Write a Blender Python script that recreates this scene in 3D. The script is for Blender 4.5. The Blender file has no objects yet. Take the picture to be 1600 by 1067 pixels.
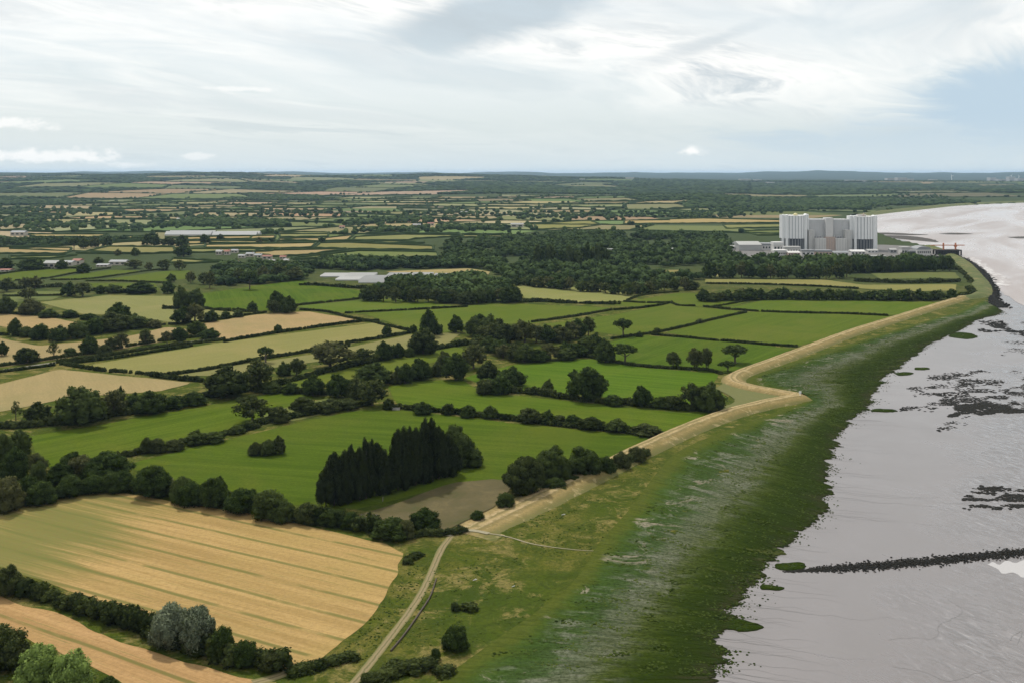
import bpy, bmesh, math, random
import numpy as np
from mathutils import Vector
R = math.radians
sc = bpy.context.scene
COL = sc.collection
random.seed(7); rng = np.random.default_rng(7)

# ------------------------------------------------------------------ camera
CAM_H, FPX, HORIZON = 110.0, 1600.0, 271.0
cam = bpy.data.cameras.new('camera'); cam_o = bpy.data.objects.new('camera', cam); COL.objects.link(cam_o)
cam.sensor_width = 36; cam.lens = 36 * FPX / 1600; cam.clip_start = 1; cam.clip_end = 120000
cam.shift_y = -(533.5 - HORIZON) / 1600          # level camera, lens shifted down: uprights stay upright
cam_o.location = (0, 0, CAM_H); cam_o.rotation_euler = (math.pi / 2, 0, 0)
sc.camera = cam_o

SUN_ELEV, SUN_AZ = 52.0, -24.0         # azimuth from straight ahead, negative = left
SKY_STRENGTH, SUN_STRENGTH = 0.09, 3.4

def raydir(u, v):
    d = Vector((u - 800, FPX, HORIZON - v)); d.normalize(); return d
def P(u, v, z=0.0):                     # photo pixel -> point on level z
    k = (CAM_H - z) / (v - HORIZON); return ((u - 800) * k, FPX * k)
def PP(pts, z=0.0): return [P(u, v, z) for u, v in pts]
def ztop(y, v): return CAM_H + (HORIZON - v) * y / FPX
def px_m(y): return y / FPX

# ------------------------------------------------------------------ node helper
class G:
    def __init__(s, tree): s.t = tree; tree.nodes.clear()
    def n(s, typ, ins=None, out=0, **props):
        nd = s.t.nodes.new(typ)
        for k, v in props.items(): setattr(nd, k, v)
        for k, v in (ins or {}).items():
            so = nd.inputs[k]
            if isinstance(v, bpy.types.NodeSocket): s.t.links.new(v, so)
            elif v is not None:
                if hasattr(so.default_value, '__len__') and not hasattr(v, '__len__'): v = (v,) * len(so.default_value)
                if hasattr(so.default_value, '__len__') and len(so.default_value) == 4 and len(v) == 3: v = tuple(v) + (1,)
                so.default_value = v
        return nd if out is None else nd.outputs[out]
    def m(s, op, a, b=0.0, c=0.0, clamp=False): return s.n('ShaderNodeMath', {0: a, 1: b, 2: c}, operation=op, use_clamp=clamp)
    def vm(s, op, a, b=(0, 0, 0), out=0): return s.n('ShaderNodeVectorMath', {0: a, 1: b}, operation=op, out=out)
    def mix(s, f, a, b, mode='MIX'):
        nd = s.t.nodes.new('ShaderNodeMix'); nd.data_type = 'RGBA'; nd.blend_type = mode
        for i, v in ((0, f), (6, a), (7, b)):
            so = nd.inputs[i]
            if isinstance(v, bpy.types.NodeSocket): s.t.links.new(v, so)
            else: so.default_value = v if i == 0 else (tuple(v) + (1,) if len(v) == 3 else v)
        return nd.outputs[2]
    def noise(s, vec, scale, detail=3, rough=.55, dist=0, out=0):
        return s.n('ShaderNodeTexNoise', {'Vector': vec, 'Scale': scale, 'Detail': detail, 'Roughness': rough, 'Distortion': dist}, out=out)
    def step(s, x, a, b, lo=0.0, hi=1.0):
        return s.n('ShaderNodeMapRange', {0: x, 1: a, 2: b, 3: lo, 4: hi}, interpolation_type='SMOOTHSTEP')
    def ramp(s, f, stops):
        nd = s.n('ShaderNodeValToRGB', {0: f}, out=None); e = nd.color_ramp.elements
        while len(e) < len(stops): e.new(.5)
        for el, (p, c) in zip(e, stops): el.position = p; el.color = tuple(c) + (1,)
        return nd.outputs[0]
    def pos(s): return s.n('ShaderNodeNewGeometry')
    def attr(s, name, out=2): return s.n('ShaderNodeAttribute', attribute_name=name, out=out)
    def scale(s, vec, v): return s.vm('MULTIPLY', vec, v)
    def rot(s, vec, ang): return s.n('ShaderNodeVectorRotate', {'Vector': vec, 'Angle': ang}, rotation_type='Z_AXIS')
    def bump(s, h, strength, dist): return s.n('ShaderNodeBump', {'Height': h, 'Strength': strength, 'Distance': dist})
    def pbr(s, color, rough=.9, spec=.2, normal=None, **more):
        ins = {'Base Color': color, 'Roughness': rough, 'Specular IOR Level': spec}
        if normal is not None: ins['Normal'] = normal
        ins.update(more)
        o = s.n('ShaderNodeBsdfPrincipled', ins); s.out(o); return o
    def out(s, sh, vol=None):
        o = s.n('ShaderNodeOutputMaterial', out=None)
        if sh is not None: s.t.links.new(sh, o.inputs[0])
        if vol is not None: s.t.links.new(vol, o.inputs[1])
MATS = {}
def newmat(name):
    m = bpy.data.materials.new(name); m.use_nodes = True; MATS[name] = m
    return m, G(m.node_tree)

# ------------------------------------------------------------------ world: daylight sky with high cloud
w = bpy.data.worlds.new('World'); sc.world = w; w.use_nodes = True
w.cycles.sampling_method = 'MANUAL'; w.cycles.sample_map_resolution = 256
g = G(w.node_tree)
sky = g.n('ShaderNodeTexSky', sky_type='NISHITA', sun_disc=False, sun_elevation=R(SUN_ELEV), sun_rotation=R(SUN_AZ),
          altitude=100, air_density=1.0, dust_density=1.2, ozone_density=1.5)
dirn = g.n('ShaderNodeTexCoord', out=0)
sep = g.n('ShaderNodeSeparateXYZ', {0: dirn}, out=None)
zz = g.m('ADD', g.m('MAXIMUM', sep.outputs[2], 0.0), 0.075)
cp = g.n('ShaderNodeCombineXYZ', {0: g.m('DIVIDE', sep.outputs[0], zz), 1: g.m('DIVIDE', sep.outputs[1], zz), 2: 0.0})
cpr = g.scale(g.rot(cp, R(-62)), (.42, 1.0, 1))               # cloud streets drawn out from lower left to upper right
warp = g.vm('ADD', cpr, g.scale(g.vm('SUBTRACT', g.noise(cpr, .8, 2, .55, out=1), (.5, .5, .5)), (1.3, 1.3, 0)))
n1 = g.noise(warp, .42, 6, .60, .2)
n2 = g.noise(g.vm('ADD', warp, (7.3, 2.1, 0)), .95, 8, .68, .35)
def blob(u, v, ru, rv, ang=0.0):
    c = raydir(u, v); t1 = raydir(u + 1, v) - raydir(u - 1, v); t2 = raydir(u, v - 1) - raydir(u, v + 1)
    t1.normalize(); t2.normalize(); ca, sa = math.cos(R(ang)), math.sin(R(ang))
    e1 = t1 * ca + t2 * sa; e2 = t2 * ca - t1 * sa
    d = g.vm('SUBTRACT', dirn, tuple(c))
    x = g.m('MULTIPLY', g.vm('DOT_PRODUCT', d, tuple(e1), out=1), FPX / ru)
    y = g.m('MULTIPLY', g.vm('DOT_PRODUCT', d, tuple(e2), out=1), FPX / rv)
    return g.m('SQRT', g.m('ADD', g.m('MULTIPLY', x, x), g.m('MULTIPLY', y, y)))
def soft(r, a, b): return g.step(r, a, b, 1.0, 0.0)
wob = g.m('MULTIPLY', g.m('SUBTRACT', n2, .5), 2.4)
# thin blue-white veil over clear sky, bright broken cloud on top, clear sky low on the right
hole = soft(g.m('ADD', blob(1650, 140, 220, 70, 16), g.m('MULTIPLY', wob, 1.35)), .35, 1.4)
hole2 = soft(g.m('ADD', blob(1480, 215, 330, 46, 3), wob), .3, 1.35)
hole = g.m('MAXIMUM', hole, g.m('MULTIPLY', hole2, .8))
lowfade = g.step(sep.outputs[2], .02, .105, .12, 1.0)
cover = g.m('MULTIPLY', g.step(n1, .36, .56, .35, 1.0), g.step(n2, .30, .56, .55, 1.0))
cover = g.m('MULTIPLY', g.m('MULTIPLY', cover, lowfade), g.m('SUBTRACT', 1.0, g.m('MULTIPLY', hole, .97)))
shade = g.m('MAXIMUM', g.m('MULTIPLY', g.step(n2, .48, .64), g.step(n1, .38, .60)), g.m('MULTIPLY', g.step(g.noise(g.vm('ADD', warp, (3.1, 9.4, 0)), .5, 5, .62), .50, .64), .55))
dark = soft(g.m('ADD', blob(800, 18, 270, 56, 13), g.m('MULTIPLY', wob, .6)), .4, 1.15)
dark2 = soft(g.m('ADD', blob(1120, 62, 170, 26, 18), wob), .2, 1.1)
dk = g.m('MAXIMUM', g.m('MULTIPLY', shade, .85), g.m('MAXIMUM', g.m('MULTIPLY', dark, .95), g.m('MULTIPLY', dark2, .65)))
ccol = g.mix(dk, (1.03, 1.02, .985), (.50, .575, .625))
veil = g.mix(g.step(sep.outputs[2], 0.0, .30, .80, .55), g.mix(1.0, sky, (SKY_STRENGTH,) * 3, 'MULTIPLY'), (.66, .745, .775))
veil = g.mix(g.m('MULTIPLY', hole, .85), veil, (.47, .605, .72))
veil = g.mix(g.step(sep.outputs[2], 0.0, .055, .8, 0.0), veil, (.64, .73, .765))
colr = g.mix(cover, veil, ccol)
wn = g.noise(g.scale(dirn, (60, 60, 110)), 1.0, 4, .65)
for (u, v, ru, rv, k) in ((1083, 237, 19, 7.5, 1.0), (20, 193, 50, 9, .8), (60, 243, 115, 10, .85), (205, 258, 30, 5, .5), (305, 245, 28, 5, .5), (375, 139, 55, 3.5, .6)):
    b = soft(g.m('ADD', blob(u, v, ru, rv), g.m('MULTIPLY', g.m('SUBTRACT', wn, .5), 3.0)), .2, 1.3)
    colr = g.mix(g.m('MULTIPLY', b, k), colr, (.97, .97, .95))
bg = g.n('ShaderNodeBackground', {'Color': colr, 'Strength': 1.0})
ow = g.n('ShaderNodeOutputWorld', out=None); w.node_tree.links.new(bg, ow.inputs[0])

sun = bpy.data.lights.new('sun', 'SUN'); sun.energy = SUN_STRENGTH; sun.angle = R(3); sun.color = (1, .94, .84)
sun_o = bpy.data.objects.new('sun', sun); COL.objects.link(sun_o)
sd = Vector((math.sin(R(SUN_AZ)) * math.cos(R(SUN_ELEV)), math.cos(R(SUN_AZ)) * math.cos(R(SUN_ELEV)), math.sin(R(SUN_ELEV))))
sun_o.rotation_euler = sd.to_track_quat('Z', 'Y').to_euler()
sun_o.location = (0, 0, 400)

vs = sc.view_settings; vs.view_transform = 'Standard'; vs.look = 'None'; vs.exposure = .12; vs.gamma = 1
sc.render.engine = 'CYCLES'; cy = sc.cycles
cy.use_denoising = True; cy.max_bounces = 5; cy.diffuse_bounces = 2; cy.glossy_bounces = 2; cy.transmission_bounces = 2
cy.volume_bounces = 0; cy.transparent_max_bounces = 4; cy.use_adaptive_sampling = True; cy.adaptive_threshold = .02
sc.render.film_transparent = False

# ------------------------------------------------------------------ general helpers
def tag(o, label=None, cat=None, group=None, kind=None):
    if label: o['label'] = label
    if cat: o['category'] = cat
    if group: o['group'] = group
    if kind: o['kind'] = kind
    return o
def link(name, data, parent=None, mat=None):
    o = bpy.data.objects.new(name, data); COL.objects.link(o)
    if parent is not None: o.parent = parent
    if mat is not None and data is not None and not data.materials: data.materials.append(MATS[mat])
    return o
def empty(name, loc=(0, 0, 0), rz=0):
    o = bpy.data.objects.new(name, None); COL.objects.link(o); o.location = loc; o.rotation_euler = (0, 0, rz); o.empty_display_size = 1
    return o
def arr_mesh(name, V, F, attrs=None, normals=None, smooth=True):
    V = np.asarray(V, np.float32); F = np.asarray(F, np.int32); k = F.shape[1]
    me = bpy.data.meshes.new(name)
    me.vertices.add(len(V)); me.vertices.foreach_set('co', V.ravel())
    me.loops.add(F.size); me.loops.foreach_set('vertex_index', F.ravel())
    me.polygons.add(len(F)); me.polygons.foreach_set('loop_start', np.arange(0, F.size, k, dtype=np.int32))
    me.polygons.foreach_set('use_smooth', np.full(len(F), smooth))
    for nm, a in (attrs or {}).items():
        at = me.attributes.new(nm, 'FLOAT', 'POINT'); at.data.foreach_set('value', np.asarray(a, np.float32))
    me.update(calc_edges=True)
    if normals is not None: me.normals_split_custom_set_from_vertices(np.asarray(normals, np.float32))
    return me
def vnoise(x, y, seed=0):
    x = np.asarray(x, float); y = np.asarray(y, float); xi = np.floor(x).astype(np.int64); yi = np.floor(y).astype(np.int64)
    fx, fy = x - xi, y - yi; fx = fx * fx * (3 - 2 * fx); fy = fy * fy * (3 - 2 * fy)
    def hsh(a, b):
        q = (a * 374761393 + b * 668265263 + seed * 974634777) & 0xffffffff
        q = ((q ^ (q >> 13)) * 1274126177) & 0xffffffff
        return ((q ^ (q >> 16)) & 0xffff) / 65535.0
    return (hsh(xi, yi) * (1 - fx) + hsh(xi + 1, yi) * fx) * (1 - fy) + (hsh(xi, yi + 1) * (1 - fx) + hsh(xi + 1, yi + 1) * fx) * fy
def fbm(x, y, o=4, seed=0):
    s = 0; a = .5; t = 0
    for i in range(o): s = s + a * vnoise(np.asarray(x) * 2 ** i, np.asarray(y) * 2 ** i, seed + i); t += a; a *= .5
    return s / t
def resample(pts, step, smooth=True):
    p = np.array(pts, float)
    if smooth and len(p) > 2:
        q = np.vstack([2 * p[0] - p[1], p, 2 * p[-1] - p[-2]]); out = []
        for i in range(1, len(q) - 2):
            for t in np.linspace(0, 1, 12, endpoint=False):
                a, b, c, d = q[i - 1], q[i], q[i + 1], q[i + 2]
                out.append(.5 * (2 * b + (c - a) * t + (2 * a - 5 * b + 4 * c - d) * t * t + (3 * b - a - 3 * c + d) * t ** 3))
        out.append(p[-1]); p = np.array(out)
    L = np.r_[0, np.cumsum(np.hypot(*np.diff(p, axis=0).T))]
    n = max(2, int(L[-1] / step) + 1); t = np.linspace(0, L[-1], n)
    return np.c_[np.interp(t, L, p[:, 0]), np.interp(t, L, p[:, 1])]
def inside(px, py, poly):
    px = np.asarray(px, float); py = np.asarray(py, float); r = np.zeros(px.shape, bool); q = np.asarray(poly, float); j = len(q) - 1
    for i in range(len(q)):
        xi, yi, xj, yj = q[i, 0], q[i, 1], q[j, 0], q[j, 1]
        if yi != yj: r ^= ((yi > py) != (yj > py)) & (px < (xj - xi) * (py - yi) / (yj - yi) + xi)
        j = i
    return r
def sst(a, b, x): t = np.clip((x - a) / (b - a), 0, 1); return t * t * (3 - 2 * t)
# ------------------------------------------------------------------ materials
def plain(name, col, rough=.8, spec=.3, var=.12, sc_=.3, metal=0):
    m, g = newmat(name); p = g.pos()
    f = g.noise(p, sc_, 5, .6)
    c = g.mix(f, tuple(c * (1 - var) for c in col), tuple(min(1, c * (1 + var)) for c in col))
    g.pbr(c, rough, spec, Metallic=metal); return m
def field_mat(name, c1, c2, c3, ang, streak=.5, tram=0, weed=None, bumpd=.15, tramcol=None, tramw=.05, lines=None, wander=9):
    m, g = newmat(name); p = g.pos(); q = g.rot(p, -ang)
    wv = g.vm('ADD', q, g.scale(g.noise(p, .012, 3, .6, out=1), (0, wander, 0)))
    s1 = g.noise(g.scale(wv, (.006, .16, 0)), 1.0, 4, .7)
    s2 = g.noise(g.scale(wv, (.03, 1.1, 0)), 1.0, 3, .7)
    blo = g.noise(p, .018, 5, .65, .4); fine = g.noise(p, .75, 4, .8)
    f = g.m('ADD', g.m('MULTIPLY', s1, .55), g.m('MULTIPLY', s2, .45))
    w_ = .30 / max(.2, streak)
    c = g.mix(g.step(f, .5 - w_ * .5, .5 + w_ * .5), c1, c2)
    c = g.mix(g.step(blo, .42, .70, 0, .8), c, c3)
    if lines: c = g.mix(g.m('MULTIPLY', g.step(s2, .56, .68), g.step(s1, .40, .60, .85, .25)), c, lines)
    if tram:
        sx = g.n('ShaderNodeSeparateXYZ', {0: wv}, out=None).outputs[1]
        fr = g.m('FRACT', g.m('DIVIDE', sx, tram)); ln = g.step(g.m('ABSOLUTE', g.m('SUBTRACT', fr, .5)), tramw * .3, tramw, 1, 0)
        ln = g.m('MULTIPLY', ln, g.step(g.noise(g.scale(q, (.025, .05, 0)), 1.0, 4, .7), .32, .50))
        c = g.mix(g.m('MULTIPLY', ln, .85), c, tramcol or tuple(v * .62 for v in c1))
    if weed:
        (wx, wy), rad, wc = weed
        rr = g.vm('LENGTH', g.vm('SUBTRACT', g.scale(p, (1, .6, 0)), (wx, wy * .6, 0)), out=1)
        k = g.m('ADD', rr, g.m('MULTIPLY', g.m('SUBTRACT', f, .5), rad * 3.2))
        c = g.mix(g.m('MULTIPLY', g.step(k, rad * .3, rad * 1.25, 1, 0), .85), c, wc)
    c = g.mix(g.step(fine, .36, .70, 0, .42), c, tuple(v * .62 for v in c1))
    h = g.m('ADD', fine, g.m('MULTIPLY', s2, .8))
    g.pbr(c, 1.0, .02, g.bump(h, .5, bumpd)); return m

m, g = newmat('ground'); p = g.pos()
f = g.noise(p, .022, 6, .70, .6); f2 = g.noise(p, .10, 6, .75, .8); f3 = g.noise(p, .8, 4, .8)
c = g.ramp(f, [(.30, (.038, .064, .008)), (.45, (.064, .084, .011)), (.55, (.094, .098, .018)), (.68, (.165, .138, .040))])
c = g.mix(g.step(f2, .46, .60, 0, .75), c, (.040, .060, .009))
dry = g.m('MULTIPLY', g.step(g.noise(g.vm('ADD', p, (55, 9, 0)), .05, 6, .75, .9), .47, .58), g.step(f2, .56, .44))
c = g.mix(g.m('MULTIPLY', dry, .85), c, (.205, .165, .060))
c = g.mix(g.step(f3, .42, .62, 0, .55), c, (.028, .042, .007))
far = g.step(g.vm('LENGTH', p, out=1), 750, 1350)
c = g.mix(far, c, g.mix(f2, (.028, .045, .018), (.06, .075, .03)))
c = g.mix(g.step(g.vm('LENGTH', p, out=1), 6000, 11000), c, g.mix(g.noise(p, .0012, 5, .65), (.012, .026, .014), (.04, .055, .026)))
g.pbr(c, 1.0, .02, g.bump(g.m('ADD', f3, f2), .8, .7))

m, g = newmat('bank_grass'); p = g.pos(); t = g.attr('t'); s = g.attr('s')
n = g.noise(p, .12, 5, .7); nf = g.noise(p, .8, 4, .75)
tw = g.m('ADD', t, g.m('MULTIPLY', g.m('SUBTRACT', n, .5), .16))
c = g.ramp(tw, [(.0, (.09, .11, .03)), (.14, (.20, .155, .062)), (.28, (.30, .22, .10)), (.375, (.36, .275, .15)), (.41, (.15, .125, .05)), (.46, (.31, .235, .11)),
                (.50, (.36, .275, .15)), (.55, (.17, .135, .055)), (.68, (.25, .185, .075)), (.82, (.14, .125, .042)), (1, (.075, .095, .028))])
c = g.mix(g.step(nf, .42, .64, 0, .6), c, (.13, .105, .040))
c = g.mix(g.step(g.noise(p, .05, 5, .72, .6), .52, .66, 0, .35), c, (.115, .115, .034))
c = g.mix(g.step(g.noise(p, .16, 5, .75, .5), .54, .64, 0, .5), c, (.38, .30, .16))
g.pbr(c, .95, .1, g.bump(nf, .6, .4))

m, g = newmat('shore_grass'); p = g.pos(); n = g.noise(p, .05, 6, .7); nf = g.noise(p, .6, 3, .7)
c = g.ramp(n, [(.3, (.05, .075, .022)), (.5, (.10, .115, .04)), (.7, (.19, .16, .07))]); c = g.mix(g.step(nf, .4, .7, 0, .5), c, (.05, .06, .025))
g.pbr(c, .95, .1, g.bump(nf, .6, .5))

m, g = newmat('track_dirt'); p = g.pos(); t = g.attr('t'); n = g.noise(p, .5, 5, .7)
c = g.ramp(g.m('ADD', t, g.m('MULTIPLY', g.m('SUBTRACT', n, .5), .3)), [(0, (.11, .115, .04)), (.25, (.19, .16, .075)), (.36, (.225, .175, .105)), (.5, (.105, .100, .038)), (.64, (.225, .175, .105)), (.78, (.19, .16, .075)), (1, (.11, .11, .04))])
g.pbr(c, .95, .1, g.bump(n, .4, .2))
m, g = newmat('pale_gravel'); p = g.pos(); n = g.noise(p, .7, 5, .7)
g.pbr(g.mix(n, (.17, .155, .09), (.33, .295, .21)), .95, .1)

m, g = newmat('grey_lane'); p = g.pos(); g.pbr(g.mix(g.noise(p, .4, 4, .7), (.13, .13, .10), (.20, .19, .16)), .95, .1)
m, g = newmat('marsh'); p = g.pos(); t = g.attr('t'); s = g.attr('s')
st = g.n('ShaderNodeCombineXYZ', {0: g.m('MULTIPLY', s, 1.0), 1: g.m('MULTIPLY', t, 60.0), 2: 0.0})
big = g.noise(p, .016, 6, .68, .9); med = g.noise(p, .06, 6, .75, .8)
strk = g.noise(g.scale(st, (.30, .030, 1)), 1.0, 6, .68, .5)       # streaks that run down towards the mud
strk2 = g.noise(g.scale(st, (.9, .09, 1)), 1.0, 4, .7, .3); fine = g.noise(p, .9, 4, .8)
tt = g.m('ADD', t, g.m('ADD', g.m('MULTIPLY', g.m('SUBTRACT', big, .5), .50), g.m('MULTIPLY', g.m('SUBTRACT', strk, .5), .50)))
c = g.ramp(tt, [(.0, (.072, .084, .014)), (.10, (.050, .078, .011)), (.20, (.044, .080, .016)), (.30, (.060, .096, .030)), (.39, (.112, .130, .076)), (.50, (.118, .132, .074)),
                (.57, (.070, .090, .020)), (.66, (.042, .062, .008)), (.78, (.026, .044, .004)), (.92, (.024, .036, .006)), (1.0, (.040, .040, .018))])
tn = g.m('ADD', t, g.m('MULTIPLY', g.m('SUBTRACT', med, .5), .30))
c = g.mix(g.step(tn, .02, .15, 1, 0), c, g.mix(big, (.050, .072, .010), (.086, .094, .017)))
c = g.mix(g.m('MULTIPLY', g.step(strk2, .45, .58), g.step(t, .30, .62, .30, .50)), c, (.018, .030, .004))
pal = g.m('MULTIPLY', g.step(g.m('ADD', g.m('MULTIPLY', med, .55), g.m('MULTIPLY', strk, .45)), .50, .58), g.m('MULTIPLY', g.step(t, .10, .28), g.step(t, .50, .72, 1, 0)))
c = g.mix(g.m('MULTIPLY', pal, .75), c, (.185, .190, .140))
lime = g.m('MULTIPLY', g.step(g.noise(g.scale(st, (.10, .022, 1)), 1.0, 4, .65, .4), .60, .68), g.step(t, .40, .55))
c = g.mix(g.m('MULTIPLY', lime, .6), c, (.095, .105, .03))
bare = g.m('MULTIPLY', g.step(g.noise(g.vm('ADD', p, (310, 20, 0)), .06, 6, .75, .8), .56, .63), g.m('MULTIPLY', g.step(t, .05, .12), g.step(t, .28, .50, 1, 0)))
c = g.mix(g.m('MULTIPLY', bare, .8), c, (.27, .235, .18))
c = g.mix(g.m('MULTIPLY', g.step(fine, .44, .60), g.step(t, .02, .25, .25, .5)), c, (.016, .028, .005))
hh = g.m('MULTIPLY', g.m('ADD', g.m('MULTIPLY', fine, .6), g.m('ADD', strk2, g.m('MULTIPLY', strk, 1.2))), g.step(t, .0, .30, .25, 1.0))
g.pbr(c, 1.0, .02, g.bump(hh, 1.0, 1.3))

m, g = newmat('mud'); p = g.pos()
q = g.rot(p, R(-28)); a1 = g.noise(p, .006, 5, .6, .8); a2 = g.noise(p, .03, 6, .65, .6)
rip = g.noise(g.scale(q, (.55, .16, 0)), 1.0, 4, .65, 1.5); rip2 = g.noise(g.scale(q, (1.6, .5, 0)), 1.0, 3, .6, 1.0)
sx = g.n('ShaderNodeSeparateXYZ', {0: p}, out=None)
# wetter, rippled flats lie farther from the marsh
offs = g.m('SUBTRACT', sx.outputs[0], g.m('ADD', g.m('MULTIPLY', sx.outputs[1], .53), -52.0))
wet = g.m('MULTIPLY', g.step(g.m('ADD', offs, g.m('MULTIPLY', g.m('SUBTRACT', a2, .5), 90)), 0, 40), g.step(a1, .30, .52))
c = g.mix(a2, (.132, .116, .111), (.178, .159, .154))
c = g.mix(g.step(a1, .45, .65, 0, .4), c, (.200, .179, .174))
tex = g.noise(p, .5, 5, .75)
c = g.mix(g.step(tex, .40, .70, 0, .30), c, (.14, .131, .129))
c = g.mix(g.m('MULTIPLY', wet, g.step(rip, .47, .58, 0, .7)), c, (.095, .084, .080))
c = g.mix(g.m('MULTIPLY', wet, g.m('MULTIPLY', g.step(rip, .40, .34), .35)), c, (.42, .39, .38))  # bright glints on the wet ripples, painted into the mud colour as pale streaks
rough = g.m('SUBTRACT', .36, g.m('ADD', g.m('MULTIPLY', g.m('MULTIPLY', wet, g.step(rip, .54, .46)), .26), g.m('MULTIPLY', a2, .10)))
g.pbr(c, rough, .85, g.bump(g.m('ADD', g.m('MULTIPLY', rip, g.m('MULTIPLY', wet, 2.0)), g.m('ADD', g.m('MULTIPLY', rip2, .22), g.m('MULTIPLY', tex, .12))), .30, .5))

m, g = newmat('wet_runnel'); p = g.pos(); n = g.noise(p, .3, 4, .7); g.pbr(g.mix(n, (.085, .08, .077), (.13, .122, .118)), .35, .5)
m, g = newmat('pool_water'); p = g.pos(); n = g.noise(p, .5, 3, .6); g.pbr((.36, .345, .34), .12, .6, g.bump(n, .08, .2))
m, g = newmat('water'); p = g.pos(); q = g.rot(p, R(-60))
n = g.noise(g.scale(q, (.02, .10, 0)), 1.0, 6, .7, .4); b_ = g.noise(g.scale(q, (.0022, .010, 0)), 1.0, 5, .6, .7)
c = g.mix(g.step(b_, .35, .65), (.27, .225, .205), (.40, .36, .345))
g.pbr(c, g.step(b_, .3, .7, .38, .22), .55, g.bump(n, .25, .8))
m, g = newmat('foam'); p = g.pos(); n = g.noise(p, .08, 6, .75, .8); g.pbr(g.mix(g.step(n, .50, .62), (.30, .27, .26), (.62, .61, .60)), .5, .4)
m, g = newmat('sandbar'); p = g.pos(); n = g.noise(p, .05, 5, .7); g.pbr(g.mix(n, (.045, .04, .035), (.085, .078, .07)), .95, .1)
m, g = newmat('rock'); p = g.pos(); n = g.noise(p, 1.2, 5, .7); g.pbr(g.mix(n, (.010, .010, .009), (.034, .033, .029)), .95, .04, g.bump(n, .6, .3))
m, g = newmat('dirt'); p = g.pos(); n = g.noise(p, .06, 6, .7, .5); nf = g.noise(p, .7, 4, .75)
c = g.ramp(n, [(.3, (.050, .060, .015)), (.44, (.076, .066, .026)), (.56, (.095, .078, .036)), (.68, (.125, .102, .045)), (.76, (.062, .068, .018))])
g.pbr(g.mix(g.step(nf, .4, .7, 0, .5), c, (.075, .068, .035)), .95, .1, g.bump(nf, .5, .3))

def leaf_mat(name, c1, c2, c3, tr=.30):
    m, g = newmat(name); p = g.pos(); lf = g.attr('leaf')
    rnd = g.n('ShaderNodeObjectInfo', out=5)
    n = g.noise(p, .22, 3, .6)
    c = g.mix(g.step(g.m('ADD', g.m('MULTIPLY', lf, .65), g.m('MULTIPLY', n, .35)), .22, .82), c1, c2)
    c = g.mix(g.m('MULTIPLY', g.step(rnd, .35, 1.0), .6), c, c3)
    d = g.n('ShaderNodeBsdfPrincipled', {'Base Color': c, 'Roughness': .9, 'Specular IOR Level': .03})
    tl = g.n('ShaderNodeBsdfTranslucent', {'Color': g.mix(.5, c, (.09, .13, .02))})
    g.out(g.n('ShaderNodeMixShader', {0: tr, 1: d, 2: tl})); return m
leaf_mat('leaves', (.011, .022, .005), (.064, .096, .022), (.070, .090, .026))
leaf_mat('leaves_loose', (.024, .036, .010), (.092, .106, .036), (.104, .100, .042))
leaf_mat('leaves_poplar', (.006, .011, .005), (.034, .044, .016), (.028, .038, .014), .12)
leaf_mat('leaves_willow', (.060, .080, .046), (.215, .245, .160), (.19, .22, .14))
leaf_mat('leaves_bright', (.060, .100, .022), (.24, .32, .085), (.20, .28, .07))
leaf_mat('leaves_hedge', (.010, .018, .004), (.060, .076, .021), (.054, .066, .022), .2)
leaf_mat('leaves_far', (.012, .026, .008), (.060, .092, .028), (.042, .066, .020), .1)
plain('bark', (.075, .06, .045), .9, .2, .3, 1.5)

# ------------------------------------------------------------------ terrain
MARSH_IN = [(540, 1230), (680, 1075), (775, 1000), (840, 955), (900, 905), (935, 850), (985, 795), (1030, 735), (1065, 703), (1130, 675), (1215, 643), (1256, 627),
            (1220, 612), (1174, 603), (1168, 590), (1205, 577), (1280, 552), (1360, 528), (1440, 504), (1500, 486), (1535, 470)]
MARSH_OUT = [(1050, 1230), (1098, 1067), (1120, 1030), (1114, 985), (1150, 938), (1190, 890), (1225, 848), (1282, 803), (1296, 760), (1292, 718), (1316, 664), (1352, 636),
             (1366, 606), (1378, 590), (1405, 573), (1425, 556), (1450, 539), (1492, 519), (1530, 499), (1557, 491), (1564, 484)]
MI, MO = np.array(PP(MARSH_IN)), np.array(PP(MARSH_OUT, -.7))
SHORE = [(1546, 474), (1543, 452), (1530, 430), (1516, 413), (1500, 401), (1478, 394), (1460, 386), (1430, 379), (1402, 374), (1378, 365), (1350, 355), (1338, 345),
         (1350, 337), (1376, 333.2), (1420, 328.6), (1480, 322.6), (1540, 319.2), (1600, 317), (1750, 313), (2300, 308)]
shore_w = PP(SHORE)
EST = [tuple(v) for v in (MI * .6 + MO * .4)] + shore_w + [(40000, shore_w[-1][1]), (40000, -400), ((MI * .6 + MO * .4)[0][0], -400)]
def _hill(x, y, u, v, rx, ry, h):
    cx, cy = P(u, v); return h * np.exp(-((x - cx) / rx) ** 2 - ((y - cy) / ry) ** 2)
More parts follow.
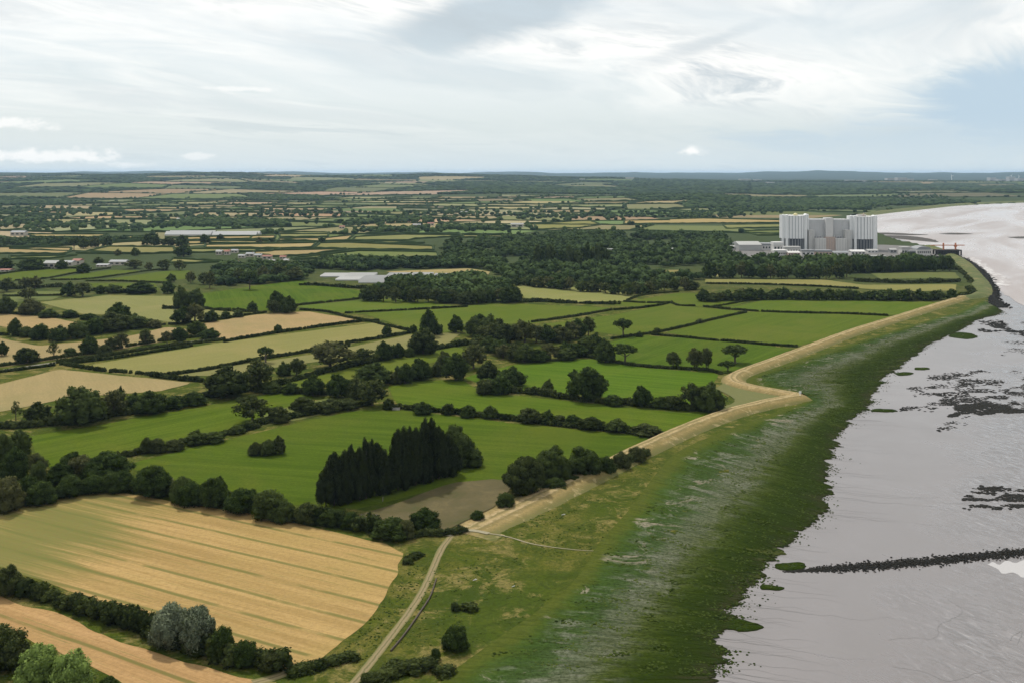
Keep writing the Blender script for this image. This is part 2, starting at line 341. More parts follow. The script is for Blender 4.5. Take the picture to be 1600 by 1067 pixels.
def height(x, y):
    x = np.asarray(x, float); y = np.asarray(y, float); d = np.hypot(x, y); az = np.degrees(np.arctan2(x, np.maximum(y, 1)))
    h = sst(2900, 6300, d) * 16 * fbm(x / 1000, y / 1000, 3, 5)
    h = h + sst(3900, 9500, d) * (84 * np.exp(-((az + 22) / 13) ** 2) + 52 * np.exp(-((az + 2) / 9) ** 2) + 26) * (.35 + 1.0 * fbm(x / 1900, y / 2200, 4, 11)) * sst(18500, 11500, d)
    h = h + sst(14000, 25000, d) * (58 + 125 * fbm(az * .33 + 20, d / 14000, 4, 3)) * sst(45000, 30000, d)
    h = h + _hill(x, y, 1580, 305, 620, 750, 30) + _hill(x, y, 1090, 316, 330, 500, 17) + _hill(x, y, 840, 310, 700, 900, 12)
    h = h * np.where((az > 13) & (d < 9000), .5 + .5 * sst(7000, 13000, d), 1)
    return h * sst(3000, 3700, d)
NA, AZ0 = 600, 36
az = np.r_[np.linspace(-180, -AZ0, 40, endpoint=False), np.linspace(-AZ0, AZ0, NA), np.linspace(AZ0, 180, 41)[1:-1]]
rad = np.r_[20, 60, 100, 140, 180 * 1.022 ** np.arange(0, 256)]
A, D = np.meshgrid(np.radians(az), rad); X, Y = D * np.sin(A), D * np.cos(A); Z = height(X, Y)
Z = np.where(inside(X, Y, EST), -7.0, Z)
na, nr = len(az), len(rad)
V = np.c_[X.ravel(), Y.ravel(), Z.ravel()]; i = np.arange(nr - 1)[:, None] * na; j = np.arange(na)[None, :]; jn = (j + 1) % na
F = np.stack([i + j, i + jn, i + na + jn, i + na + j], -1).reshape(-1, 4)[:, ::-1]
gnd = link('ground', arr_mesh('ground', V, F), mat='ground'); tag(gnd, 'flat green farmland running inland to low blue hills', 'ground', kind='structure')

def sheet(name, pts, z, mat, label=None, cat=None, kind='structure', jit=.5, step=6, smooth=False, zf=None):
    q = resample(list(pts) + [pts[0]], step, smooth)[:-1]
    nn = (fbm(q[:, 0] / 14, q[:, 1] / 14, 3, 21) - .5) * 2 * jit; mm = (fbm(q[:, 0] / 14, q[:, 1] / 14, 3, 33) - .5) * 2 * jit
    q = q + np.c_[nn, mm]; zz = z + (height(q[:, 0], q[:, 1]) if zf is None else zf(q))
    me = bpy.data.meshes.new(name); me.from_pydata([(a, b, c) for (a, b), c in zip(q, np.broadcast_to(zz, len(q)))], [], [list(range(len(q)))])
    if me.polygons[0].normal.z < 0: me.flip_normals()
    me.update(); o = link(name, me, mat=mat); return tag(o, label, cat, kind=kind)
def offset_line(q):
    tg = np.gradient(q, axis=0); tg /= np.maximum(1e-6, np.hypot(tg[:, 0], tg[:, 1]))[:, None]; return np.c_[tg[:, 1], -tg[:, 0]]   # to the right of travel
def ribbon(name, pts, prof, mat, label, cat, step=4, kind='structure', base=0.0, wfun=None, rough=0.0, hfun=None):
    """prof: list of (offset to the right, z, t)"""
    q = resample(pts, step); nrm = offset_line(q); n, k = len(q), len(prof); V = []; S = []; T = []
    L = np.r_[0, np.cumsum(np.hypot(*np.diff(q, axis=0).T))]
    for o, z, t in prof:
        ww = 1.0 if wfun is None else wfun(np.linspace(0, 1, n))
        jt = (fbm(L / 9, np.full(n, o), 3, 8) - .5) * rough
        pt = q + nrm * (o * ww + jt)[:, None] if not np.isscalar(ww) else q + nrm * (o + jt)[:, None]
        V.append(np.c_[pt, base + z * (1 if hfun is None else hfun(np.linspace(0, 1, n))) + (fbm(pt[:, 0] / 5, pt[:, 1] / 5, 3, 4) - .5) * rough * .25 * (abs(z) > .05)]); S.append(L); T.append(np.full(n, t))
    V = np.stack(V, 1).reshape(-1, 3); S = np.stack(S, 1).ravel(); T = np.stack(T, 1).ravel()
    i = np.arange(n - 1)[:, None] * k; j = np.arange(k - 1)[None, :]
    F = np.stack([i + j, i + j + 1, i + k + j + 1, i + k + j], -1).reshape(-1, 4)
    return tag(link(name, arr_mesh(name, V, F, {'s': S, 't': T}), mat=mat), label, cat, kind=kind)

# mudflat and water, lower than the land
mud = bpy.data.meshes.new('mudflat'); mud.from_pydata([(-300, -400, -1), (40000, -400, -1), (40000, 5200, -1), (-300, 5200, -1)], [], [(0, 1, 2, 3)])
tag(link('mudflat', mud, mat='mud'), 'wide grey tidal mudflat beside the green salt marsh', 'mudflat', kind='structure')
wat = PP([(1330, 356), (1376, 366), (1440, 384), (1478, 396), (1508, 404), (1540, 428), (1563, 456), (1600, 478), (1720, 540)], -.9)
wat += [(30000, 1400), (30000, 5190), (300, 5190)]
sheet('water', wat, -.9, 'water', 'pale silver estuary water curving round the bay beyond the power station', 'water', jit=3, step=15, zf=lambda q: 0)
sheet('surf', PP([(1508, 406), (1522, 402), (1545, 416), (1566, 432), (1580, 444), (1562, 452), (1546, 440), (1530, 426)], -.85), -.84, 'foam', 'white broken water off the dark rocky shore', 'surf', jit=9, step=5, zf=lambda q: 0)
for pts, lab in (([(1340, 364.5), (1390, 364), (1430, 366), (1450, 367.2), (1420, 368), (1380, 367), (1340, 367)], 'long dark sandbar in the bay beside the right drum'),
                 ([(1466, 365.6), (1485, 364.2), (1505, 364.6), (1518, 366), (1500, 367), (1476, 366.6)], 'short dark sandbar alone in the pale bay water'),
                 ([(1572, 371), (1600, 370), (1650, 371), (1640, 373), (1590, 373)], 'thin dark sandbar at the right edge of the bay'),
                 ([(1376, 368), (1420, 369), (1455, 374), (1466, 379), (1440, 377), (1400, 373)], 'grey mud spit between the bay and the station yard')):
    sheet('sandbar', PP(pts, -.8), -.8, 'sandbar', lab, 'sandbar', jit=4, step=8, smooth=True, zf=lambda q: 0)
for pts in ([(1535, 880), (1548, 875), (1556, 879), (1570, 872), (1584, 876), (1600, 871), (1640, 874), (1650, 900), (1612, 903), (1600, 898), (1588, 902), (1574, 892), (1560, 895), (1552, 887)],):
    sheet('tide_pool', PP(pts, -1), -.99, 'pool_water', 'bright shallow pool left on the mudflat below the stone groyne', 'pool', jit=2.5, step=1.0, smooth=True, zf=lambda q: 0)

# salt marsh between bank and mud with a scalloped outer edge
def dense(a, n):
    t = np.linspace(0, len(a) - 1, n); k = np.arange(len(a)); 
    r = resample(a, 2.0)                       # smooth path
    # parameter by control index so that pairs stay opposite each other
    idx = [int(np.argmin(np.hypot(*(r - p).T))) for p in a]; idx[0] = 0; idx[-1] = len(r) - 1
    pos = np.interp(t, k, idx); x = np.arange(len(r)); return np.c_[np.interp(pos, x, r[:, 0]), np.interp(pos, x, r[:, 1])]
nS, nT = 900, 40
I, O = dense(MI, nS), dense(MO, nS); Ls = np.r_[0, np.cumsum(np.hypot(*np.diff(O, axis=0).T))]
dv = O - I; ln = np.hypot(dv[:, 0], dv[:, 1])
def lobes(L, per, seed):
    f = L / per; k = np.floor(f); r = np.array([random.Random(int(a) * 31 + seed).random() for a in k]); ph = f - k
    return np.sqrt(np.maximum(0, 1 - (2 * ph - 1) ** 2)) * (.35 + .65 * r)
wL = Ls + 10 * fbm(Ls / 30, Ls * 0, 2, 2)
ed = 4.5 * lobes(wL, 17, 1) + 3.2 * lobes(wL + 4, 6.3, 2) + 2.2 * lobes(wL, 2.6, 3) + 2.6 * (fbm(Ls / 1.6, Ls * 0, 3, 19) - .5) + 5 * (fbm(Ls / 45, Ls * 0, 3, 9) - .5) - 4.5
O = O + dv / ln[:, None] * ed[:, None]
T = np.linspace(0, 1, nT) ** .92; V = I[:, None, :] * (1 - T)[None, :, None] + O[:, None, :] * T[None, :, None]
zz = .22 - 1.02 * T[None, :] ** 2.2 + (fbm(V[..., 0] / 3.5, V[..., 1] / 3.5, 4, 6) - .5) * .5 * np.minimum(1, T * 8)[None, :]
V = np.concatenate([np.dstack([V, zz]), np.c_[O + dv / ln[:, None] * .25, np.full(nS, -1.2)][:, None, :]], 1); T2 = np.r_[T, 1.03]; k = nT + 1
i = np.arange(nS - 1)[:, None] * k; j = np.arange(k - 1)[None, :]
F = np.stack([i + j, i + j + 1, i + k + j + 1, i + k + j], -1).reshape(-1, 4)
sA = np.repeat(Ls, k); tA = np.tile(T2, nS)
tag(link('salt_marsh', arr_mesh('salt_marsh', V.reshape(-1, 3), F, {'s': sA, 't': tA}), mat='marsh'), 'streaked green salt marsh with scalloped edge beside the mud', 'marsh', kind='structure')
for q, (u, v, a, b) in enumerate([(1160, 975, 31, 9.5), (1205, 916, 18, 5.5), (1233, 883, 24, 7), (1234, 832, 12, 3.5), (1186, 943, 3, 1.4), (1256, 806, 26, 5), (1505, 524, 22, 5), (1380, 640, 20, 3), (1440, 575, 12, 2.5), (1412, 583, 15, 3)]):
    px = [(u + a * math.cos(t) * (1 + .12 * math.sin(3 * t + q)), v + b * math.sin(t) * (1 + .18 * math.sin(2 * t + q))) for t in np.linspace(0, 2 * math.pi, 18, endpoint=False)]
    c0 = np.array(PP(px, -.7)); qq = resample(list(map(tuple, c0)) + [tuple(c0[0])], .9)[:-1]; qq = qq + (np.c_[fbm(qq[:, 0] / 2, qq[:, 1] / 2, 3, 3), fbm(qq[:, 0] / 2, qq[:, 1] / 2, 3, 13)] - .5) * 1.8
    ce = qq.mean(0); V = []; T = []
    for f, z, t in ((1.02, -1.2, 1.03), (1.0, -.93, .96), (.85, -.8, .84), (.5, -.72, .76), (.05, -.7, .7)): V.append(np.c_[ce + (qq - ce) * f, np.full(len(qq), z)]); T.append(np.full(len(qq), t))
    n = len(qq); i = np.arange(4)[:, None] * n; j = np.arange(n)[None, :]; F = np.stack([i + j, i + (j + 1) % n, i + n + (j + 1) % n, i + n + j], -1).reshape(-1, 4)
    lab = ['largest oval green islet on the mud near the bottom', 'small oval islet between the big islet and the groyne', 'oval islet at the landward end of the stone groyne', 'tiny islet above the groyne beside the marsh edge', 'tiny speck of an islet beside the largest islet',
           'long tongue of marsh lying off the scalloped edge', 'dark islet off the marsh near the far rocks', 'narrow dark islet below the far marsh edge', 'small dark islet off the upper marsh edge', 'thin dark islet hugging the upper marsh edge'][q]
    tag(link('marsh_islet', arr_mesh('marsh_islet', np.vstack(V), F, {'s': np.tile(np.arange(n), 5) * .5, 't': np.concatenate(T)}), mat='marsh'), lab, 'islet', kind='structure')

# sea bank with a trodden track along its crest
BANK1 = [(722, 832), (752, 819), (790, 803), (850, 777), (905, 752), (960, 725), (1015, 698), (1080, 669), (1140, 647), (1195, 633), (1252, 622)]
BANK2 = [(1249, 621), (1210, 614), (1172, 607), (1148, 599), (1152, 588), (1195, 571), (1260, 547), (1330, 521), (1400, 499), (1460, 480), (1506, 466)]
BANK3 = [(1500, 467), (1530, 462), (1534, 447), (1522, 430), (1507, 413), (1490, 401), (1468, 391), (1452, 385)]
pr = [(-7.8, -.6, 0), (-5.6, .3, .1), (-2.8, 2.0, .3), (-1.7, 2.15, .38), (-.9, 2.1, .42), (0, 2.2, .46), (.9, 2.1, .5), (1.8, 2.1, .56), (3.0, 1.8, .66), (6.2, .5, .86), (8.8, -.7, 1)]
wide = lambda t: 1.35 - .35 * np.clip(t * 3, 0, 1)
ribbon('sea_bank', PP(BANK1), pr, 'bank_grass', 'dry straw-coloured sea bank with worn wheel tracks beside the marsh', 'bank', 3, wfun=wide, rough=.9, hfun=lambda t: .03 + .97 * sst(0, .3, t))
ribbon('sea_bank', PP(BANK2), pr, 'bank_grass', 'dry sea bank leading from the pointed bend towards the power station', 'bank', 3, rough=.8)
ribbon('sea_bank', PP(BANK3), [(-9, -.3, 0), (-4, 1.9, .3), (0, 2.1, .5), (4, 1.8, .7), (11, -1.2, 1)], 'shore_grass', 'green shore bank above dark rocks beyond the marsh', 'bank', 4, rough=1)
sheet('dry_grass', PP([(1118, 608), (1135, 598), (1150, 598), (1176, 608), (1215, 615), (1248, 622), (1200, 630), (1150, 641), (1120, 640), (1150, 625)]), .35, 'bank_hay' if 'bank_hay' in MATS else 'track_dirt', 'flat patch of dry grass inside the bend of the sea bank', 'grass', jit=1.5, smooth=True)
ribbon('far_shore_bank', PP([(1338, 337), (1376, 332.2), (1420, 327.6), (1480, 321.6), (1540, 318.2), (1600, 316.2), (1750, 312)]), [(-30, -1.5, 0), (-12, 2.5, .2), (0, 5, .5), (14, 3, .7), (34, -1.5, 1)], 'shore_grass', 'dark grassy bank along the far side of the bay', 'bank', 12)
ribbon('farm_track', PP([(520, 1110), (553, 1067), (583, 1030), (612, 993), (640, 955), (662, 920), (678, 885), (690, 858), (706, 836)]), [(-1.1, .07, 0), (-.5, .1, .3), (0, .13, .5), (.5, .1, .7), (1.1, .07, 1)], 'track_dirt', 'narrow worn dirt track running down beside the stubble field', 'track', 2, rough=.5)
ribbon('footpath', PP([(758, 832.5), (790, 838), (830, 849), (880, 857), (935, 861)]), [(-.3, .14, 0), (0, .2, .4), (.3, .14, 1)], 'pale_gravel', 'thin pale footpath crossing the rough grass towards the marsh', 'path', 2, rough=.5, wfun=lambda t: 1.1 - .6 * t)
ribbon('track_apron', PP([(700, 838), (708, 832.5), (720, 829.5), (735, 829), (750, 831), (764, 834)]), [(-.9, .22, 0), (0, .3, .4), (.9, .22, 1)], 'pale_gravel', 'pale gravel patch where the farm track meets the sea bank', 'track', 1.5, rough=.5)
ribbon('farm_track', PP([(395, 1067), (430, 1058), (460, 1046), (490, 1036)]), [(-1.5, .08, 0), (0, .12, .5), (1.5, .08, 1)], 'track_dirt', 'short dirt track between the two stubble fields at the hedge end', 'track', 2, rough=.5)
sheet('lane', PP([(-10, 579), (95, 564), (250, 539.5), (330, 529), (330, 530.5), (250, 541.5), (95, 566.5), (-10, 582)]), .06, 'grey_lane', 'grey straight lane between two hedges beside the long olive field', 'lane', jit=.2)

# thin drainage runnels in the mud
V = []; F = []
ns_ = len(O)
for q in range(120):
    a = int(rng.uniform(10, 560)); p0 = O[a]; d0 = dv[a] / ln[a]; dd = np.array([.95, -.28 + rng.uniform(-.06, .06)]); dd /= np.hypot(*dd)
    L_ = rng.uniform(5, 26) if q % 7 else rng.uniform(26, 55); n = int(L_ / 1.2) + 3; s_ = np.linspace(0, L_, n); nr_ = np.array([dd[1], -dd[0]])
    lat = (fbm(s_ / 9 + q * 7, s_ * 0, 3, q) - .5) * 5; pt = p0 + dd * s_[:, None] + nr_ * (lat - lat[0])[:, None]; wd = (rng.uniform(.05, .15) * (1 - .92 * s_ / L_) * (.6 + .8 * fbm(s_ / 4, s_ * 0, 2, q + 3)))[:, None]
    b0 = len(V) and sum(len(v) for v in V); tgt = np.gradient(pt, axis=0); tgt /= np.hypot(*tgt.T)[:, None]; nn = np.c_[tgt[:, 1], -tgt[:, 0]]
    V.append(np.vstack([np.c_[pt + nn * wd, np.full(n, -.985)], np.c_[pt - nn * wd, np.full(n, -.985)]])); i = np.arange(n - 1); F.append(np.stack([i, i + 1, i + n + 1, i + n], -1) + b0)
for pts in ([(1395, 1042), (1440, 1048), (1475, 1062), (1490, 1063), (1510, 1056), (1545, 1046)], [(1390, 1000), (1430, 996), (1460, 998), (1470, 975), (1505, 955), (1480, 935)], [(1590, 1005), (1596, 985), (1575, 1000)]):
    q_ = resample(PP(pts, -1), .8); q_ = q_ + (np.c_[fbm(q_[:, 0] / 2, q_[:, 1] / 2, 3, 3), fbm(q_[:, 0] / 2, q_[:, 1] / 2, 3, 17)] - .5) * 1.2; n = len(q_); nn = offset_line(q_); b0 = sum(len(v) for v in V)
    V.append(np.vstack([np.c_[q_ + nn * .07, np.full(n, -.984)], np.c_[q_ - nn * .07, np.full(n, -.984)]])); i = np.arange(n - 1); F.append(np.stack([i, i + 1, i + n + 1, i + n], -1) + b0)
tag(link('runnels', arr_mesh('runnels', np.vstack(V), np.vstack(F)), mat='wet_runnel'), 'thin dark drainage runnels across the grey mud', 'runnels', kind='stuff')
# ------------------------------------------------------------------ fields
PAL = {  # main, streak, patch
 'G': ((.044, .080, .006), (.080, .122, .010), (.090, .114, .014)),
 'g': ((.062, .094, .010), (.086, .116, .014), (.102, .116, .020)),
 'h': ((.094, .118, .034), (.122, .136, .042), (.136, .132, .050)),
 'o': ((.150, .150, .050), (.185, .176, .064), (.208, .182, .074)),
 't': ((.262, .205, .092), (.305, .234, .106), (.220, .192, .080)),
 'y': ((.285, .182, .074), (.415, .268, .118), (.34, .232, .090)),
}
FIELDS = '''
y|gold striped stubble field in the bottom left, largest one|-40 812 0 803 60 784 140 771 200 771 300 786 400 804 500 826 600 846 629 861 618 895 590 945 560 985 510 1026 455 1046 400 1032 340 1008 240 975 120 928 0 885 -40 870
y|narrow gold stubble field below the thick hedge, bottom left corner|-40 918 0 932 60 952 120 975 190 1003 260 1026 330 1044 400 1058 440 1066 430 1090 230 1090 160 1050 60 1003 0 976 -40 962
G|big bright green mown field behind the dark poplars|190 728 330 691 380 681 480 657 560 641 640 641 800 661 1015 681 1005 702 900 728 790 748 700 760 560 795 450 788 330 765 240 742
G|long green field below the round dark tree, left side|44 682 150 664 300 638 430 613 480 611 490 618 470 640 370 670 250 703 180 712 130 735 90 738 62 715
G|green strip field between two low hedges left of the sea bank bend|606 604 650 596 720 592 752 612 900 628 1060 645 1135 640 1100 665 1030 682 900 663 750 643 622 632
G|green field with the large oak on its lower hedge|725 590 800 570 915 560 1010 575 1125 584 1112 602 1140 622 1105 636 900 616 760 604
G|green field with scattered oaks beside the sea bank|925 542 1000 524 1100 530 1200 540 1238 546 1170 575 1128 584 1010 571 925 556
g|broad green field reaching the sea bank, second from the tree belt|1040 520 1165 488 1280 490 1405 495 1330 519 1250 540 1190 538 1090 528
g|green field with one round tree near its lower edge|845 507 960 492 1040 477 1160 487 1020 521 965 524 900 514
g|green field below the dark wood, bordered by thin hedges|570 491 640 484 700 479 800 475 955 481 835 506 760 506 690 521 640 514
g|green field against the tree belt and the sea bank|1135 482 1210 466 1330 468 1468 473 1405 493 1280 489 1180 487
g|small green field just left of the thin hedge corner|990 470 1060 458 1185 464 1150 478 1112 481 1000 474
o|pale hay field under the long tree belt|802 446 850 446 1010 458 1000 463 975 471 900 473 820 466
g|small pale strip of field between two thin hedges|965 472 1000 474 1060 477 1020 482 960 478
G|bright green field with a single dark oak on its edge|312 460 400 447 470 438 500 446 575 456 560 468 470 477 400 487 318 482
g|narrow green field left of the dark wood|462 479 560 470 625 468 710 478 560 491 500 486
o|broad straw-gold field behind the double tree, left side|62 473 165 462 274 463 292 480 388 491 330 501 270 504 190 492 130 491
t|gold field with one small bush, above the long olive field|318 506 400 492 480 487 560 500 430 521 340 532
o|long olive field with straight hedges, left of centre|130 572 340 536 590 504 636 519 500 547 400 563 250 587 180 584
t|pale gold field at the left edge below two bushes|-20 489 60 493 140 508 100 524 60 521 -20 506
t|gold strip field at the left edge beside the lane|-20 524 60 541 200 526 260 511 330 520 250 535 100 560 -20 577
t|pale gold field above the big round dark tree|-20 606 90 577 180 586 300 598 250 611 110 621 -20 648
o|narrow straw field beyond the row of hedgerow trees|270 587 400 566 500 552 640 523 722 520 700 536 560 557 450 571 350 587
g|narrow green field between two wooded hedges in the centre|420 598 560 570 620 553 700 541 745 548 640 577 560 590 440 613
h|small green field under the tall hedge trees left of the gate|370 672 430 640 520 620 575 612 560 632 480 654
t|far pale gold field with isolated hedge trees, left edge|-10 387 112 388 110 394 100 398 -10 397
o|straw field with two round trees, far left|120 397 169 386 272 387 274 396 225 398
t|thin tan field in front of a dark tree line, far left|41 367 172 367 150 372 55 371
t|small tan field left of the white tunnels|191 370 234 370 221 376 193 375
h|thin green field above the farm roofs, far left|15 402 120 400 80 405 17 406
g|green field below the farm roofs at the left edge|-10 432 45 422.5 120 420.6 127 426 71 435.6 24 439 -10 439
g|wedge of green field between diagonal hedges, left side|81 435.6 172 422.5 236 424 135 438 81 437.5
g|green wedge field right of the diagonal hedges|161 437.5 259 424 296 423 296 436 247 441
g|thin green field behind a bushy hedge, left side|139 443 242 443 249 454 238 454 197 451 150 451
h|narrow green strip left of the tall hedge bushes|7 456 94 456 96 461 7 462
h|narrow green strip beside the broad straw field|10 465 94 464 82 469 18 473
t|tan strip directly below the long white tunnels|258 372 431 369 429 374 300 376
t|short tan field with one tree below the tunnels|328 377 427 375 416 381 328 381
t|small tan field beside a lone tree below the tunnels|290 378 322 377 319 382 290 383
o|olive field right of the white tunnels|433 363 514 364 512 371 439 372
t|tan field in the middle of the far hedged fields|437 374 499 373 499 379.5 429 381
t|tan field right of the lone hedge tree, far middle|508 373 553 368 542 377 506 378
o|long straw field bounded by straight dark hedges, far middle|555 371 640 367 717 365 722 370 650 374 632 377 550 376.5
o|thin straw field under a dark hedge, far middle|547 378 632 378 665 381.5 600 381
o|broad straw field left of the dark wood edge|500 381 540 380 677 385.5 677 392.5 575 391 490 389
t|tan field above the village roofs|400 393 540 390 545 391 475 400 430 402 395 398
h|green field above the greenhouse trees|455 405 560 393 682 395 687 402.5 620 404 550 402 460 407
t|long tan field above the village, left of middle|321 383.5 495 380.5 486 388 431 389 321 388.5
o|olive strip field left of the village|280 390 440 390 420 394 290 396
o|small olive field left of the village trees|270 405 352 410 290 413 262 411
t|tan field just behind the white greenhouses|602 425 732 420 765 425 762 433 720 430 640 429
o|straw field in front of the dark trees, far right of middle|722 367 797 367 790 372 725 372
o|olive hillside field left of the wood, far middle|835 351 920 345 940 352 905 357 837 359.5
t|long tan field beyond the big wood|975 345.5 1100 342 1222 345 1222 349 1050 350 975 351
o|olive strip field behind the left drum of the station|1130 352 1222 351 1222 356 1135 358
h|pale green field directly behind the station's left drum|1160 362 1240 360 1240 368 1185 369
o|clearing in the wood with pale grass|1002 422.5 1077 422.5 1075 430 1017 431.5
o|small grassy gap between tree belts|1116 423 1128 423 1127 433 1116 433
o|brownish grass strip between the two long tree belts|1102 437 1290 438 1350 446 1495 445 1493 455 1425 456 1350 452 1275 446 1102 442
h|green strip in front of the station's tree belt|1360 428 1440 426 1492 426 1500 436 1425 436 1375 437
d|bare brown ground in front of the dark poplars|548 808 600 793 650 776 705 755 782 748 800 760 775 790 715 822 690 832 640 826 590 818
'''
FPOLY = []
def longest_dir(q):
    e = [(math.hypot(q[i][0] - q[i - 1][0], q[i][1] - q[i - 1][1]), math.atan2(q[i][1] - q[i - 1][1], q[i][0] - q[i - 1][0])) for i in range(len(q))]
    return max(e)[1]
fcount = 0
for line in FIELDS.strip().splitlines():
    k, lab, s = line.split('|'); f = list(map(float, s.split())); px = list(zip(f[::2], f[1::2])); q = PP(px); FPOLY.append(q)
    if k == 'd': mn = 'dirt'
    else:
        a = longest_dir(q); c1, c2, c3 = PAL[k]; fcount += 1; v = .92 + .16 * random.random(); vr = [.95 + .1 * random.random() for _ in range(3)]
        cc = [tuple(c * v * r for c, r in zip(x, vr)) for x in (c1, c2, c3)]; mn = 'field_%d' % fcount
        if k == 'y':
            p1, p2 = P(150, 852), P(460, 930); a = math.atan2(p2[1] - p1[1], p2[0] - p1[0])
            if fcount == 2: p1, p2 = P(0, 960), P(240, 1045); a = math.atan2(p2[1] - p1[1], p2[0] - p1[0])
            field_mat(mn, *cc, a, 1.25, tram=10 if fcount == 1 else 9, weed=(P(40, 840), 34, (.115, .13, .036)) if fcount == 1 else None, bumpd=.25, tramcol=(.115, .120, .036), tramw=.10, lines=(.155, .140, .045), wander=2.2)
        elif k == 'G': field_mat(mn, *cc, a + (R(8) if fcount == 3 else 0), 1.3, lines=tuple(c * .62 for c in cc[0]), wander=4)
        else: field_mat(mn, *cc, a, .8)
    sheet('field' if k != 'd' else 'bare_ground', q, .05 + .004 * fcount if k != 'd' else .32, mn, lab, 'field' if k != 'd' else 'ground', jit=2.2 if k == 'y' else 1.0, step=3 if k == 'y' else 6)

# far patchwork of hedged fields, out to the low hills
far_hedges = []; far_trees = []
FV = []; FF = []; FC = []
def patch(y0, y1, cx, cy, ang, seed, azl=31):
    r_ = random.Random(seed); ca, sa = math.cos(ang), math.sin(ang); n = int(y1 * 1.1 / cx) + 2; m0 = int(-y1 * .8 / cy); m1 = int(y1 * 1.3 / cy)
    def node(i, j):
        q = random.Random(i * 7919 + j * 104729 + seed); a = (i + q.uniform(-.28, .28) + .35 * (j % 2)) * cx; b = (j + q.uniform(-.22, .22)) * cy
        return np.array([a * ca - b * sa, a * sa + b * ca])
    for i in range(-n, n):
        for j in range(m0, m1):
            c4 = [node(i, j), node(i + 1, j), node(i + 1, j + 1), node(i, j + 1)]; ce = sum(c4) / 4; d = np.hypot(*ce); az_ = math.degrees(math.atan2(ce[0], max(1, ce[1])))
            if not (y0 < d < y1) or abs(az_) > azl or ce[1] < 0: continue
            qc = np.array(c4 + [ce])
            if inside(qc[:, 0], qc[:, 1], EST).any(): continue
            if d < 2600 and any(inside(qc[4:, 0], qc[4:, 1], f)[0] for f in FPOLY + NOPATCH): continue
            z = r_.random(); wood = fbm(ce[0] / 1200., ce[1] / 1200., 3, 77)
            hillr = az_ > 19.5 and 3700 < d < 6200
            right = 0 if hillr else sst(-6, 10, az_) * sst(3600, 5400, d)
            if wood + .16 * right > .645 or (d > 6200 and r_.random() < .42): far_trees.append(('wood', c4, d)); continue
            col = [(.24, .19, .095), (.29, .23, .12), (.15, .15, .06), (.10, .125, .035), (.085, .12, .025), (.18, .165, .07)][int(z * z * 6 if d < 4500 and az_ < 0 else z * 6)]
            if hillr: col = (.125, .115, .052)
            if d > 2400: col = tuple(c * (.82 if d < 5000 else .68) for c in col)
            col = tuple(c * r_.uniform(.85, 1.15) for c in col); b0 = len(FV); N = 4
            for a in range(N + 1):
                for b in range(N + 1):
                    s_, t_ = a / N * .98 + .01, b / N * .98 + .01; p = (c4[0] * (1 - s_) + c4[1] * s_) * (1 - t_) + (c4[3] * (1 - s_) + c4[2] * s_) * t_
                    FV.append(p); FC.append(col)
            for a in range(N):
                for b in range(N): FF.append([b0 + a * (N + 1) + b, b0 + (a + 1) * (N + 1) + b, b0 + (a + 1) * (N + 1) + b + 1, b0 + a * (N + 1) + b + 1])
            far_hedges.append((c4[0], c4[1], d)); far_hedges.append((c4[0], c4[3], d))
NOPATCH = [PP([(680, 372), (900, 362), (1140, 368), (1225, 376), (1420, 376), (1500, 400), (1530, 470), (1400, 475), (1000, 460), (790, 450), (560, 470), (480, 440), (560, 405), (690, 398)]),
           PP([(-100, 400), (300, 405), (480, 402), (480, 480), (-100, 520)]), PP([(1210, 345), (1400, 345), (1480, 400), (1210, 410)])]
patch(1390, 4300, 200, 215, R(-12), 3); patch(4300, 10800, 420, 560, R(-6), 8)
FV = np.array(FV); hz = height(FV[:, 0], FV[:, 1]); dd = np.hypot(FV[:, 0], FV[:, 1])
me = arr_mesh('far_fields', np.c_[FV, hz + .06 + np.clip((dd - 2800) / 2200, 0, 1) * 1.2], np.array(FF))
ca = me.attributes.new('tone', 'FLOAT_COLOR', 'POINT'); ca.data.foreach_set('color', np.c_[np.array(FC), np.ones(len(FC))].astype(np.float32).ravel())
m, g = newmat('far_field'); p = g.pos(); g.pbr(g.mix(g.step(g.noise(p, .02, 5, .65), .4, .7, 0, .35), g.attr('tone', 0), (.10, .11, .04)), .95, .1)
if me.polygons[0].normal.z < 0: me.flip_normals()
tag(link('far_fields', me, mat='far_field'), 'distant patchwork of tan and green hedged fields inland', 'fields', kind='structure')

